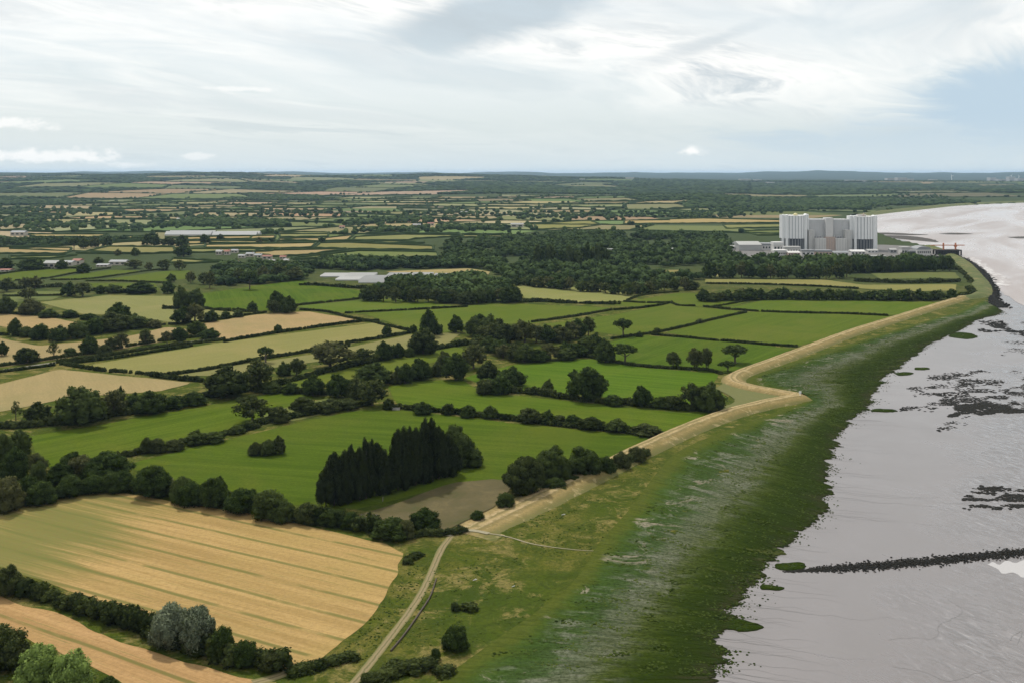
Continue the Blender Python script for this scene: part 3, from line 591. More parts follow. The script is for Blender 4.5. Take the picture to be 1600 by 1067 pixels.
# ------------------------------------------------------------------ foliage templates (height 1, width 1)
ICO = None
def ico():
    global ICO
    if ICO is None:
        b = bmesh.new(); bmesh.ops.create_icosphere(b, subdivisions=1, radius=1); b.verts.ensure_lookup_table()
        v0 = np.array([v.co[:] for v in b.verts]); f0 = np.array([[v.index for v in f.verts] for f in b.faces]); b.free()
        b = bmesh.new(); bmesh.ops.create_icosphere(b, subdivisions=2, radius=1); v1 = np.array([v.co[:] for v in b.verts]); f1 = np.array([[v.index for v in f.verts] for f in b.faces]); b.free()
        ICO = ((v0, f0), (v1, f1))
    return ICO
def crown_template(lobes, nleaf, leaf, seed, core=.84, corelod=1, up=.25, ragged=.10):
    """lobes: (x, y, z, rx, ry, rz)"""
    r_ = np.random.default_rng(seed); L = np.array(lobes, float); V = []; F = []; N = []; A = []; b = 0
    if core:
        cv, cf = ico()[corelod]
        for l in L:
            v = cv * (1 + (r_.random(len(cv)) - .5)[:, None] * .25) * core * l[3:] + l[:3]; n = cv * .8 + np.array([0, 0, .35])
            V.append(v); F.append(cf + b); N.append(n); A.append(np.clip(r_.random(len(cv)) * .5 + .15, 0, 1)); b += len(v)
    area = (L[:, 3] * L[:, 4] + L[:, 3] * L[:, 5] + L[:, 4] * L[:, 5]); area /= area.sum(); pts = []; nrm = []
    need = nleaf
    while need > 0:
        k = r_.choice(len(L), need * 2, p=area); d = r_.normal(size=(need * 2, 3)); d /= np.linalg.norm(d, axis=1)[:, None]; d[:, 2] = d[:, 2] + up * .4; d /= np.linalg.norm(d, axis=1)[:, None]
        p = L[k, :3] + d * L[k, 3:] * (1 + (r_.random(need * 2)[:, None] - .55) * ragged * 2)
        q = ((p[:, None, :] - L[None, :, :3]) / L[None, :, 3:]); dist = np.linalg.norm(q, axis=2); dist[np.arange(len(k)), k] = 9
        ok = (dist.min(1) > .86) & (p[:, 2] > .02); p, d = p[ok][:need], d[ok][:need]; pts.append(p); nrm.append(d); need -= len(p)
    p = np.vstack(pts); d = np.vstack(nrm); n = len(p)
    t = np.cross(d, r_.normal(size=(n, 3))); t /= np.linalg.norm(t, axis=1)[:, None]; t = t * .85 + d * r_.normal(size=(n, 1)) * .45; u = np.cross(d, t) + d * r_.normal(size=(n, 1)) * .35
    s = leaf * (.55 + .9 * r_.random(n))[:, None]
    q = np.stack([p - t * s, p - u * s * .7, p + t * s, p + u * s * .7], 1).reshape(-1, 3); f = np.arange(n)[:, None] * 4 + b
    nn = d + r_.normal(size=(n, 3)) * .38; a = np.clip(.5 + r_.normal(size=n) * .22, 0, 1)
    V.append(q); F.append(np.vstack([f + [0, 1, 2], f + [0, 2, 3]])); N.append(np.repeat(nn, 4, 0)); A.append(np.repeat(a, 4))
    V = np.vstack(V); N = np.vstack(N); N /= np.maximum(1e-6, np.linalg.norm(N, axis=1))[:, None]
    return V, np.vstack(F), N, np.concatenate(A)
def sublobes(L, seed, n=3, k=.52):
    r_ = random.Random(seed); out = list(L)
    for (x, y, z, a, b, c) in L:
        if a > .24: continue
        for _ in range(n):
            t, f = r_.uniform(0, 6.28), r_.uniform(-.35, 1.0); cf = math.sqrt(max(0, 1 - f * f)); q = k * r_.uniform(.75, 1.2)
            out.append((x + a * .85 * cf * math.cos(t), y + b * .85 * cf * math.sin(t), z + c * .85 * f, a * q, b * q, c * q))
    return out
def lobeset(kind, seed, n=None):
    r_ = random.Random(seed); L = []
    def ring(n, rad, z, s, sz, jit=.15, ph=0):
        for i in range(n):
            a = 2 * math.pi * (i + r_.uniform(-.3, .3)) / n + ph; rr = rad * r_.uniform(1 - jit, 1 + jit); k = r_.uniform(.8, 1.2)
            L.append((math.cos(a) * rr, math.sin(a) * rr, z + r_.uniform(-.05, .05), s * k, s * k, sz * k))
    if kind == 'o':   ring(7, .33, .38, .17, .18); ring(6, .26, .62, .17, .17); ring(3, .11, .82, .15, .14); L.append((0, 0, .5, .3, .3, .32)); ring(6, .30, .22, .14, .15)
    elif kind == 'a': ring(6, .31, .45, .14, .15, .3); ring(5, .23, .68, .13, .15, .3); ring(3, .10, .87, .11, .12); L.append((0, 0, .6, .17, .17, .22)); ring(4, .26, .26, .10, .10, .3)
    elif kind == 't': ring(5, .25, .30, .20, .20); ring(5, .24, .55, .19, .17); ring(4, .17, .76, .16, .13); L.append((0, 0, .9, .13, .13, .1)); L.append((0, 0, .5, .26, .26, .35))
    elif kind == 'p':
        L += [(0, 0, .42, .40, .40, .40)]; ring(5, .28, .16, .2, .16); ring(5, .28, .36, .22, .20); ring(4, .25, .56, .22, .17); ring(3, .19, .72, .19, .16); ring(2, .09, .87, .14, .12)
    elif kind == 'w': ring(8, .34, .30, .17, .26); ring(6, .25, .58, .19, .24); ring(3, .1, .78, .18, .2); L.append((0, 0, .45, .3, .3, .4))
    elif kind == 'b': ring(6, .30, .25, .2, .25); ring(5, .2, .55, .2, .25); L.append((0, 0, .72, .2, .2, .26)); L.append((0, 0, .35, .3, .3, .36))
    elif kind == 'u': ring(7, .34, .72, .15, .12, .2); ring(4, .17, .84, .15, .13); L.append((0, 0, .74, .22, .22, .12)); ring(3, .3, .58, .09, .07, .3)
    elif kind == 's': ring(4, .28, .45, .11, .11, .35); ring(4, .22, .66, .11, .12, .35); ring(3, .1, .86, .10, .12, .4)
    elif kind == 'h': ring(4, .25, .3, .24, .3); ring(3, .16, .62, .22, .28); L.append((0, 0, .45, .3, .3, .42))
    return L
LMAT = {'o': 'leaves', 'a': 'leaves_loose', 't': 'leaves', 'p': 'leaves_poplar', 'w': 'leaves_willow', 'b': 'leaves', 'u': 'leaves', 's': 'leaves_loose', 'h': 'leaves_hedge', 'y': 'leaves_bright'}
LEAVES = {'o': (5200, 1500, 300), 'a': (4000, 1200, 260), 't': (4400, 1300, 260), 'p': (5200, 1500, 300), 'w': (6500, 1500, 300), 'b': (3200, 900, 180), 'u': (3200, 1100, 280), 's': (1500, 600, 180)}
TPL = {}; TMESH = {}
def template(kind, lod, var):
    key = (kind, lod, var)
    if key not in TPL:
        n = LEAVES[kind][lod]; leaf = (.022, .040, .08)[lod] * (1.25 if kind in 'bw' else 1.0)
        core = {'s': 0, 'a': .62, 'u': .72}.get(kind, .84)
        L0 = lobeset(kind, 100 + var * 17 + ord(kind)); L0 = sublobes(L0, var, (4, 2, 0)[lod]) if kind != 'p' else L0
        TPL[key] = crown_template(L0, n, leaf, var + 5, core, 0, ragged=.22 if kind in 'asw' else .17)
    return TPL[key]
def tube(V, F, pts, rads, k=7):
    b = len(V); pts = [Vector(p) for p in pts]
    for i, (p, r) in enumerate(zip(pts, rads)):
        d = (pts[min(i + 1, len(pts) - 1)] - pts[max(i - 1, 0)]).normalized(); x = d.orthogonal().normalized(); y = d.cross(x)
        for j in range(k): a = 2 * math.pi * j / k; V.append(tuple(p + (x * math.cos(a) + y * math.sin(a)) * r))
    for i in range(len(pts) - 1):
        for j in range(k): F.append((b + i * k + j, b + i * k + (j + 1) % k, b + (i + 1) * k + (j + 1) % k, b + (i + 1) * k + j))
def trunk_mesh(kind):
    if ('trunk', kind) in TMESH: return TMESH['trunk', kind]
    V, F = [], []; r_ = random.Random(ord(kind)); top = {'p': .85, 'b': .5, 'u': .74}.get(kind, .7); rr = {'b': .03, 'p': .05}.get(kind, .035)
    tube(V, F, [(0, 0, -.03), (.005, 0, .05), (.01, .01, top * .4), (0, 0, top * .75), (-.01, .01, top)], [rr * 1.5, rr * 1.05, rr * .9, rr * .6, rr * .25])
    for i in range(6 if kind in 'aosu' else 4):
        a = i * 2.4 + r_.uniform(-.3, .3); z = top * r_.uniform(.42, .7); l = r_.uniform(.22, .34)
        tube(V, F, [(0, 0, z), (math.cos(a) * l * .5, math.sin(a) * l * .5, z + l * .35), (math.cos(a) * l, math.sin(a) * l, z + l * .8)], [rr * .5, rr * .35, rr * .12], 5)
    me = bpy.data.meshes.new('trunk'); me.from_pydata(V, [], F); me.materials.append(MATS['bark']); TMESH['trunk', kind] = me; return me
def crown_mesh(kind, lod, var, mat):
    key = (kind, lod, var, mat)
    if key not in TMESH:
        V, F, N, A = template(kind, lod, var); me = arr_mesh('crown', V, F, {'leaf': A}, N); me.materials.append(MATS[mat]); TMESH[key] = me
    return TMESH[key]
def lod_of(d): return 0 if d < 430 else (1 if d < 900 else 2)
NAMES = {'o': 'broadleaf_tree', 'a': 'ash_tree', 't': 'tall_tree', 'p': 'poplar_tree', 'w': 'willow_tree', 'b': 'bush', 'u': 'oak_tree', 's': 'sparse_tree', 'y': 'bush'}
tree_count = [0]
def tree(x, y, w, h, kind, label, group=None, z=0.0, mat_=None):
    mat = mat_ or LMAT[kind] if mat_ or not (kind in 'ob' and random.random() < .3) else random.choice(['leaves_loose', 'leaves_hedge']); k = 'b' if kind == 'y' else kind; d = math.hypot(x, y); var = tree_count[0] % 3; tree_count[0] += 1
    o = empty(NAMES[kind], (x, y, z), random.uniform(0, 6.28)); o.scale = (w * random.uniform(.94, 1.06), w * random.uniform(.94, 1.06), h)
    link('crown', crown_mesh(k, lod_of(d), var, mat), o)
    if kind not in 'b': link('trunk', trunk_mesh(k), o)
    else: link('stem', trunk_mesh(k), o)
    return tag(o, label, 'bush' if kind in 'by' else 'tree', group)
def stamp(name, items, mat, label, cat, kind=None, group=None):
    """items: list of (template, x, y, z, sx, sz, rot, tint) joined into one mesh"""
    V, F, N, A = [], [], [], []; b = 0; grp = {}
    for q in items: grp.setdefault(id(q[0]), []).append(q)
    for gq in grp.values():
        tv, tf, tn, ta = gq[0][0]; p = np.array([q[1:] for q in gq], float); n = len(p); c, s = np.cos(p[:, 5])[:, None], np.sin(p[:, 5])[:, None]; k = len(tv)
        v = np.empty((n, k, 3), np.float32); v[..., 0] = (tv[:, 0] * c - tv[:, 1] * s) * p[:, 3:4] + p[:, 0:1]; v[..., 1] = (tv[:, 0] * s + tv[:, 1] * c) * p[:, 3:4] + p[:, 1:2]; v[..., 2] = tv[:, 2] * p[:, 4:5] + p[:, 2:3]
        m = np.empty((n, k, 3), np.float32); m[..., 0] = tn[:, 0] * c - tn[:, 1] * s; m[..., 1] = tn[:, 0] * s + tn[:, 1] * c; m[..., 2] = tn[:, 2]
        V.append(v.reshape(-1, 3)); N.append(m.reshape(-1, 3)); F.append((tf[None] + (np.arange(n) * k)[:, None, None] + b).reshape(-1, 3)); A.append(np.clip(ta[None] + p[:, 6:7], 0, 1).ravel()); b += n * k
    me = arr_mesh(name, np.vstack(V), np.vstack(F), {'leaf': np.concatenate(A)}, np.vstack(N)); me.materials.append(MATS[mat])
    return tag(link(name, me), label, cat, group, kind)
HT = {}
def hedge_tpl(lod, var):
    if (lod, var) not in HT: HT[lod, var] = crown_template(sublobes(lobeset('h', 300 + var), var, (1, 0, 0)[lod]), (300, 84, 24)[lod], (.065, .13, .24)[lod], var + 70, .84, 0, ragged=.2)
    return HT[lod, var]
def hedge_items(pts, h, wd, gap=0.0, vary=.35, step=None, lodbias=0, seed=0):
    r_ = random.Random(seed + int(abs(pts[0][0]) * 13)); step = step or wd * .5; q = resample(pts, step); it = []
    L = np.arange(len(q)) * step; zq = height(q[:, 0], q[:, 1]); hv = fbm(L / (h * 3.0 + 3), L * 0 + seed, 3, 15)
    for (x, y), v, z_ in zip(q, hv, zq):
        if r_.random() < gap: continue
        d = math.hypot(x, y); lod = min(2, lod_of(d) + lodbias); hh = h * (1 + vary * 2 * (v - .5)) * r_.uniform(.88, 1.12); ww = wd * r_.uniform(.85, 1.25)
        it.append((hedge_tpl(lod, r_.randrange(3)), x + r_.uniform(-.12, .12) * wd, y + r_.uniform(-.12, .12) * wd, z_ - .1, ww, hh, r_.uniform(0, 6.28), r_.uniform(-.34, .34)))
    return it
# ------------------------------------------------------------------ hedges: height, width, gap chance, label, pixel points
HEDGES = '''
4.6 6 0|thick dark hedge between the two gold stubble fields|-40 905 0 918 60 934 116 950 194 977 260 1000 300 1014 356 1031 400 1040 440 1047
4.5 7 0|bushy hedge along the top of the big stubble field|195 765 250 772 300 779 350 786 400 797 450 808 500 817 550 825 590 832
2.2 4 .1|low brambles between the bare ground and the stubble field|590 833 625 838 660 836 690 836 720 831
2.6 4 .15|low hedge between the long green field and the striped green field|140 722 170 716 200 712 220 708
2.2 3.5 .35|broken hedge rising from the paired bushes to the tall trees|255 704 290 690 340 682 370 674 400 668
3.4 5 .05|hedge of small trees along the top of the striped green field|375 675 410 662 450 654 500 645 540 638 575 632
3.0 4.5 .12|bushy hedge across the middle, right of the small gate|622 638 680 643 740 649 800 656 850 662 900 668 945 672 985 677
2.0 3.5 .2|short low hedge end beside the sea bank|990 678 1008 680 1028 679
3.2 4.5 .05|dark hedge under the large oak in the green fields|755 612 800 613 840 616 880 622 930 628 980 632 1020 636 1070 640 1110 641
2.0 3.0 .05|low hedge under the scattered oaks by the sea bank|908 556 940 562 980 570 1020 574 1070 577 1110 580 1130 585
1.9 2.4 .03|thin clipped hedge below the lone round tree|955 530 990 525 1020 521 1060 513 1110 501 1165 489
1.9 2.4 .03|thin clipped hedge crossing right to the sea bank, upper field|1020 524 1060 527 1100 531 1150 535 1195 539 1245 542
1.9 2.4 .05|thin hedge just below the tree belt, right side|1100 480 1140 484 1200 488 1260 490 1320 491 1385 494
1.8 2.2 .03|thin hedge running from the wood corner towards the tree belt|980 470 1000 463 1030 459 1060 457
1.8 2.2 .03|thin hedge bent round the small strip field|975 472 1010 474 1045 474 1060 478 1085 479
2.0 2.4 .03|straight thin hedge left of the round tree field|832 504 870 499 910 493 955 485
2.0 2.4 .03|straight thin hedge continuing past the gap to the corner|960 485 1000 482 1030 478 1050 473
1.8 2.2 .05|thin hedge slanting up to the right tree clump|1115 480 1140 476 1160 472 1180 467
3.2 4 .05|hedge with upright shrubs above the narrow strip|820 473 850 472 880 474 920 475 968 476
1.9 2.4 .05|thin hedge under the dark wood on its right side|760 474 790 473 815 473
2.0 2.6 .03|thin dark hedge below the narrow green field|540 490 600 487 660 484 730 480
2.0 2.6 .03|hedge between the bright green field and the green strip|462 478 500 474 540 470 565 467
2.2 2.8 .03|hedge along the lower side of the small-bush gold field|350 535 400 526 480 514 530 507 565 503 590 502
2.0 2.6 .03|curving thin hedge right of the gold fields|470 485 510 488 545 497 575 502 610 511 640 517
2.3 3 .03|straight dark hedge above the long olive field|90 567 170 556 250 543 330 534 350 531
2.0 2.6 .05|hedge along the near side of the pale lane|-20 584 40 577 95 570 180 560 250 549 300 541
2.3 3 .03|straight dark hedge below the long olive field|265 586 330 577 400 563 450 555 495 548 545 541
2.3 3 .03|straight dark hedge right of the olive field end|520 540 560 534 600 528 645 520
2.4 3 .25|patchy hedge dipping from the lane to the tree row|98 570 130 575 160 580 200 583 240 586
3.2 4.5 .05|dark hedge joining the lane corner to the tall trees|240 588 280 593 320 596
3.4 5 .05|bushy hedge row under the left hedgerow trees|-20 668 30 668 80 664 130 660 180 650 230 643 280 630 330 618
3.2 5 .05|bushy hedge under the double row of field trees, centre|330 620 380 612 430 603 470 592 540 575 600 562 650 552 700 543 730 538
3.0 4.5 .05|bushy hedge along the lower centre row of trees|400 612 450 613 500 616 545 612 600 598 650 592 690 586
3.0 4.5 .05|bush row left of the straw field, upper left|-10 523 30 525 60 527 100 525 150 519 200 512 235 505
2.4 3.5 .05|hedge between the two upper left gold fields|-10 490 30 492 60 494 100 497 130 496 165 500
2.4 3 .1|hedge with spaced trees along the lane's far side|-10 574 50 566 90 560 150 551 200 542 250 534 290 529 320 526
2.0 2.6 .05|dark hedge below the double tree, left of centre|255 508 300 505 340 500 385 493 415 489
2.6 3.5 .05|hedge under the bright green field's left end|255 483 310 483 350 486 400 488
2.0 2.6 .05|thin hedge below the farm roofs, far left|-10 430 40 424 80 420 125 420
1.8 2.4 .03|first diagonal thin hedge below the farm roofs|24 439 70 436 120 427 172 420
1.8 2.4 .03|second diagonal thin hedge below the farm roofs|80 438 135 437 190 430 240 423 262 422
1.8 2.4 .05|thin hedge along the bottom of the wedge fields|135 440 180 440 240 442 260 443
3.6 5 .05|tall dark hedge left of the rounded hedge trees|-10 452 30 452 60 450 96 449
3.6 5 .05|tall dark hedge above the broad straw field|140 455 165 456 190 458 220 458 245 458
1.8 2.4 .05|thin hedge between the two narrow green strips|5 463 50 463 96 462
3.0 4 .05|dark hedge along the foot of the greenhouse trees|470 446 500 447 540 450 580 452 600 453
2.0 2.8 .05|thin hedge under the station's brown grass strip|1102 444 1180 445 1270 448 1340 452
4.2 7 .05|dark bushy hedge in front of the station tree belt, right end|1338 440 1380 442 1420 443 1460 442 1497 441
2.6 7 .1|low thicket beside the shore bank, right end|1490 466 1508 462 1520 458 1515 450
2.4 6 .3|low thicket on the inner side of the shore bank|1495 418 1502 425 1512 434 1518 442
1.6 5 .35|dark scrub on the rough grass right of the track|733 952 745 949 758 948 775 950
2.0 7 .1|dense brambles at the bottom beside the track|600 1056 630 1045 660 1043 690 1050
1.6 5 .2|low brambles beside the bottom of the dirt track|460 1052 490 1044 520 1036 545 1028
3.2 5 0|dark hedge joining the round trees to the sea bank track|922 748 950 739 975 728 995 718 1008 711
1.4 4 .25|dark low scrub above the stubble field's right corner|630 888 640 876 652 868
'''
hseed = 0
for line in HEDGES.strip().splitlines():
    a, lab, s = line.split('|'); h, wd, gap = map(float, a.split()); f = list(map(float, s.split())); hseed += 1
    it = hedge_items(PP(list(zip(f[::2], f[1::2]))), h, wd, gap, .45 if h > 2.5 else .18, seed=hseed)
    stamp('hedge', it, 'leaves_hedge', lab, 'hedge', group='field hedges')

# ------------------------------------------------------------------ single trees and bushes: pixel left, right, top, base, type
ORD = ['first', 'second', 'third', 'fourth', 'fifth', 'sixth', 'seventh', 'eighth', 'ninth', 'tenth', 'eleventh', 'twelfth', 'thirteenth', 'fourteenth', 'fifteenth', 'sixteenth', 'seventeenth', 'eighteenth', 'nineteenth', 'twentieth',
       'twenty-first', 'twenty-second', 'twenty-third', 'twenty-fourth', 'twenty-fifth', 'twenty-sixth', 'twenty-seventh', 'twenty-eighth', 'twenty-ninth', 'thirtieth']
ADJ = {'o': 'dense dark tree', 'a': 'loose grey-green tree', 't': 'tall narrow dark tree', 'p': 'tall dark poplar', 'w': 'silvery willow', 'b': 'dark round bush', 'u': 'flat-topped oak', 's': 'sparse thin tree', 'y': 'bright green bush'}
ROWS = '''
in the hedge above the long green field|15 35 627 658 s,38 79 629 663 o,89 160 606 667 o,155 200 610 653 a,180 196 604 640 t,197 222 615 641 b,210 260 611 648 o,256 285 618 640 b,285 318 612 634 b,322 385 574 623 o,375 430 563 613 a
in the dark belt above the stubble, left edge|-20 20 677 742 o,14 47 672 722 t,0 45 700 758 t,40 74 708 742 a,46 76 720 764 b,94 132 705 745 o,74 112 724 758 o,105 150 712 752 a,130 200 706 754 o,-15 40 745 800 b,25 60 742 782 b,40 85 752 790 b,85 130 742 778 b,125 165 742 772 b,150 195 738 770 b,165 215 735 768 b
along the bushy hedge above the stubble field|208 268 726 778 o,268 300 744 784 b,282 318 752 790 b,312 356 746 795 o,330 356 744 780 t,355 400 762 802 b,395 445 766 812 b,430 460 782 816 b,462 498 784 818 b,500 536 795 822 b,534 560 800 826 b
in the centre hedge behind the striped green field|370 420 618 660 a,420 450 634 660 b,455 494 620 648 o,495 530 624 645 b,530 560 622 640 b,556 607 594 636 a,600 616 622 640 b
in the lower row of trees, centre|408 440 596 615 b,440 468 598 616 b,472 506 587 619 o,510 548 585 623 o,540 575 590 625 b,552 610 568 603 o,610 628 580 600 b,618 648 568 600 o,640 673 560 595 o,672 692 566 588 b,682 708 550 578 o,692 731 552 596 o,718 762 539 578 a,745 778 565 596 o,744 770 592 617 b,765 802 585 617 b,778 820 575 605 o
in the upper row of trees, centre|403 428 543 568 u,432 455 566 588 b,448 478 560 588 a,482 550 535 579 a,545 590 545 572 a,586 614 534 564 o,612 632 536 560 o,632 648 542 558 b,640 682 514 555 o,655 684 485 527 t,674 692 506 524 b,596 612 509 524 b,702 724 494 521 o,738 762 491 512 o,640 652 508 520 b
in the hedge under the large oak|750 778 592 613 b,848 864 593 615 o,889 948 574 628 o,945 970 616 634 b,988 1019 603 636 o,1020 1045 620 638 b,1040 1066 618 640 b,1062 1098 599 642 a,1086 1131 600 645 o
in the bushy hedge right of the small gate|648 672 628 648 b,690 708 630 648 b,720 742 632 652 b,755 778 634 654 b,812 846 637 662 o,845 866 641 662 o,866 884 648 663 b,884 904 647 665 b,904 942 651 672 o,945 981 655 676 o,988 1030 663 680 b
standing in the green field by the sea bank|930 962 532 568 o,958 995 539 569 u,1039 1065 550 575 a,1071 1098 544 578 a,1092 1115 544 579 a,1128 1169 541 570 u,1123 1151 564 582 u
on the hedge below the round-tree field|958 990 499 527 u,994 1004 518 527 b,1022 1032 512 520 b,1085 1104 498 506 s
in the clump beside the sea bank track|788 852 712 774 o,836 892 701 757 o,884 938 698 748 o,934 962 712 742 b,958 985 705 732 b,980 1010 697 722 b,880 908 742 756 b,775 806 769 794 b,846 885 746 768 b
beside the dark poplars|684 736 666 727 o,706 755 697 729 b,730 752 704 728 b
around the bare brown ground|642 687 794 829 b,580 645 808 842 b,735 758 797 812 b,515 540 795 818 b,620 648 812 842 b,536 552 806 822 b
on the rough grass near the bottom|689 732 976 1016 b,672 688 1012 1030 b,703 718 940 954 b,560 600 1052 1072 b
in the hedge between the stubble fields|238 300 946 1012 w,285 335 952 1020 w,-8 32 884 930 o,330 362 978 1032 b,366 402 1000 1040 b,410 442 1016 1048 b
in the bottom left corner|-30 42 978 1045 b,26 92 1006 1076 y,82 148 1017 1088 y,155 185 1056 1078 b
in the small clump alone in the striped green field|387 412 690 712 b,406 432 686 712 b,426 446 682 710 o
along the broken hedge right of the long field|220 238 682 708 b,236 256 684 708 b,258 284 686 704 b,291 322 673 695 b,316 348 674 692 b,358 380 664 678 b
in the lane hedge, upper left|-6 12 534 557 o,24 60 543 569 o,72 96 535 562 s,103 118 543 557 b,126 154 526 554 o,153 172 538 554 b,163 182 528 550 a,176 201 521 546 a,216 240 515 539 a,252 270 518 538 a,268 293 512 536 o,294 320 502 524 o,312 342 514 531 o
in the bush row left of the straw field|12 34 498 526 t,30 52 510 528 b,48 76 506 532 b,76 108 510 534 b,105 140 502 530 b,130 165 496 524 b,150 200 488 520 o,168 202 474 505 o,190 230 492 515 b,228 252 500 514 b
around the broad straw field|-8 23 464 492 o,30 66 468 494 o,60 92 484 498 b,98 122 484 498 b,126 150 490 501 b,272 296 449 484 o,289 319 452 484 o,270 300 480 508 o,285 324 476 508 a,320 340 485 504 o,345 360 486 499 b,364 381 484 497 b,429 441 507 520 b
in the tall hedges, left side|-5 25 435 458 a,28 52 434 452 a,44 66 432 452 a,96 118 441 464 o,112 146 442 466 a,30 58 450 470 a,150 164 446 460 b,165 190 445 460 o,198 240 440 461 o,253 272 438 460 o,260 275 428 442 o,290 306 424 444 a,306 330 426 446 a
around the bright green field|378 402 424 454 u,386 402 472 486 b,420 446 455 488 o,416 440 470 491 a,436 463 464 491 o,362 384 420 444 a,318 338 425 452 a,400 424 416 440 a,420 450 412 438 a,445 475 418 440 o
below the white farm sheds, far left|-6 20 403 424 o,28 68 404 424 o,86 106 406 422 o,120 140 411 428 o,145 162 402 412 b,194 225 406 422 a,225 240 410 424 a,245 268 406 424 a,270 290 406 424 a
among the far fields, left side|107 124 372 393 u,122 140 372 390 o,138 156 371 388 o,160 176 371 386 o,178 190 390 400 o,204 218 387 401 o,222 240 366 384 o,238 250 366 386 o,252 274 370 386 o,274 294 368 386 o,274 300 382 403 o,312 328 366 382 o,338 350 366 376 b,400 410 371 382 o,498 508 370 381 o
'''
ntree = 0
for line in ROWS.strip().splitlines():
    phrase, s = line.split('|'); ent = []
    for e in s.split(','):
        a = e.split(); ent.append(tuple(map(float, a[:4])) + (a[4],))
    ent.sort(key=lambda e: e[0] + e[1])
    for kk in sorted(set(e[4] for e in ent)):
        sub = [e for e in ent if e[4] == kk]
        for i, (u0, u1, v0, v1, k) in enumerate(sub):
            vb = v1 - (u1 - u0) * .06; x, y = P((u0 + u1) / 2, vb); y2 = y; h = ztop(y2, v0); wd = (u1 - u0) * px_m(y) * (1.3 if k == 'b' and u1 - u0 < 60 and 'hedge' in phrase + 'belt' else 1.08)
            if len(sub) == 1: lab = 'the only %s %s' % (ADJ[k], phrase)
            else:
                lab = '%s %s, %s from left' % (ADJ[k], phrase, ORD[i])
            tree(x, y, wd, max(h * 1.02, 1.2), k, lab, 'trees ' + phrase if len(ent) > 1 else None); ntree += 1
# poplars: two rows standing close together
POP = [(508, 794, 728), (521, 792, 704), (535, 790, 701), (547, 787, 694), (561, 784, 696), (571, 781, 689), (579, 778, 684), (588, 776, 688), (598, 774, 706), (608, 772, 710),
       (621, 768, 672), (630, 766, 671), (638, 763, 664), (649, 760, 664), (662, 757, 655), (675, 754, 653), (685, 750, 662), (697, 746, 674), (707, 742, 690)]
for i, (u, vb, vt) in enumerate(POP):
    x, y = P(u, vb); tree(x, y + 1.5, random.uniform(6.0, 8.2), ztop(y + 1.5, vt + random.uniform(-4, 5)), 'ttp'[i % 3], 'tall dark poplar in the dense row by the bare ground, %s from left' % ORD[i], 'row of dark poplars', mat_='leaves_poplar'); ntree += 1
for i, (u, vb, vt) in enumerate([(528, 781, 716), (553, 776, 706), (568, 772, 704), (634, 755, 680), (645, 752, 676), (668, 745, 668), (690, 738, 680)]):
    x, y = P(u, vb); tree(x, y, 9, ztop(y, vt), 'p', 'dark poplar in the back line of the dense poplar row, %s from left' % ORD[i], 'back line of poplars'); ntree += 1

def belt(pts, n, h, wd, kinds, label, group, depth=8):
    """a line of trees, labelled by their place along it"""
    global ntree
    q = resample(PP(pts), 1.0); r_ = random.Random(n + int(h * 10)); cnt = {}
    for i in range(n):
        x, y = q[int((i + .5) / n * (len(q) - 1))]; k = r_.choice(kinds)
        tree(x + r_.uniform(-3, 3), y + r_.uniform(0, depth), wd * r_.uniform(.8, 1.3), h * r_.uniform(.75, 1.2), k, label + ', %s from left' % ORD[i], group); ntree += 1
belt([(575, 470), (640, 474), (700, 476), (760, 475), (812, 474)], 20, 12, 13, 'oooa', 'dark broadleaf tree along the front edge of the wood by the greenhouses', 'front of the wood by the greenhouses', 14)
belt([(600, 462), (660, 463), (720, 462), (790, 462)], 16, 14, 14, 'oot', 'dark tree in the second line of the wood by the greenhouses', 'inside the wood by the greenhouses', 22)
belt([(838, 419), (870, 420), (910, 419), (950, 417)], 15, 24, 12, 't', 'tall dark tree in the even-topped stand in the wood', 'even-topped stand in the big wood', 10)
belt([(735, 545), (770, 552), (810, 566), (850, 566), (900, 558), (935, 548)], 14, 9, 13, 'ooa', 'dark tree along the front of the central copse', 'front of the central copse', 10)
belt([(735, 530), (790, 536), (850, 540), (925, 530)], 14, 12, 14, 'ooa', 'dark tree inside the central copse', 'inside the central copse', 20)
belt([(1100, 473), (1160, 470), (1240, 469), (1300, 470), (1360, 470), (1430, 470), (1492, 469)], 30, 9.5, 13, 'ooob', 'dark tree in the long belt above the right green fields', 'long belt above the green fields', 8)
belt([(1110, 436), (1160, 436), (1210, 436), (1250, 436), (1290, 437), (1330, 434)], 16, 16, 14, 'oaao', 'tree in the front of the power station belt, left half', 'station belt, left half', 10)
belt([(1300, 428), (1350, 427), (1400, 426), (1450, 425), (1486, 424)], 20, 15.5, 11, 'ot', 'dark tree in the dense belt before the power station yard', 'station belt, right half', 8)
belt([(805, 446), (860, 452), (920, 457), (980, 462), (1040, 456), (1090, 454)], 22, 11, 13, 'ooa', 'dark tree along the front edge of the big wood', 'front edge of the big wood', 12)

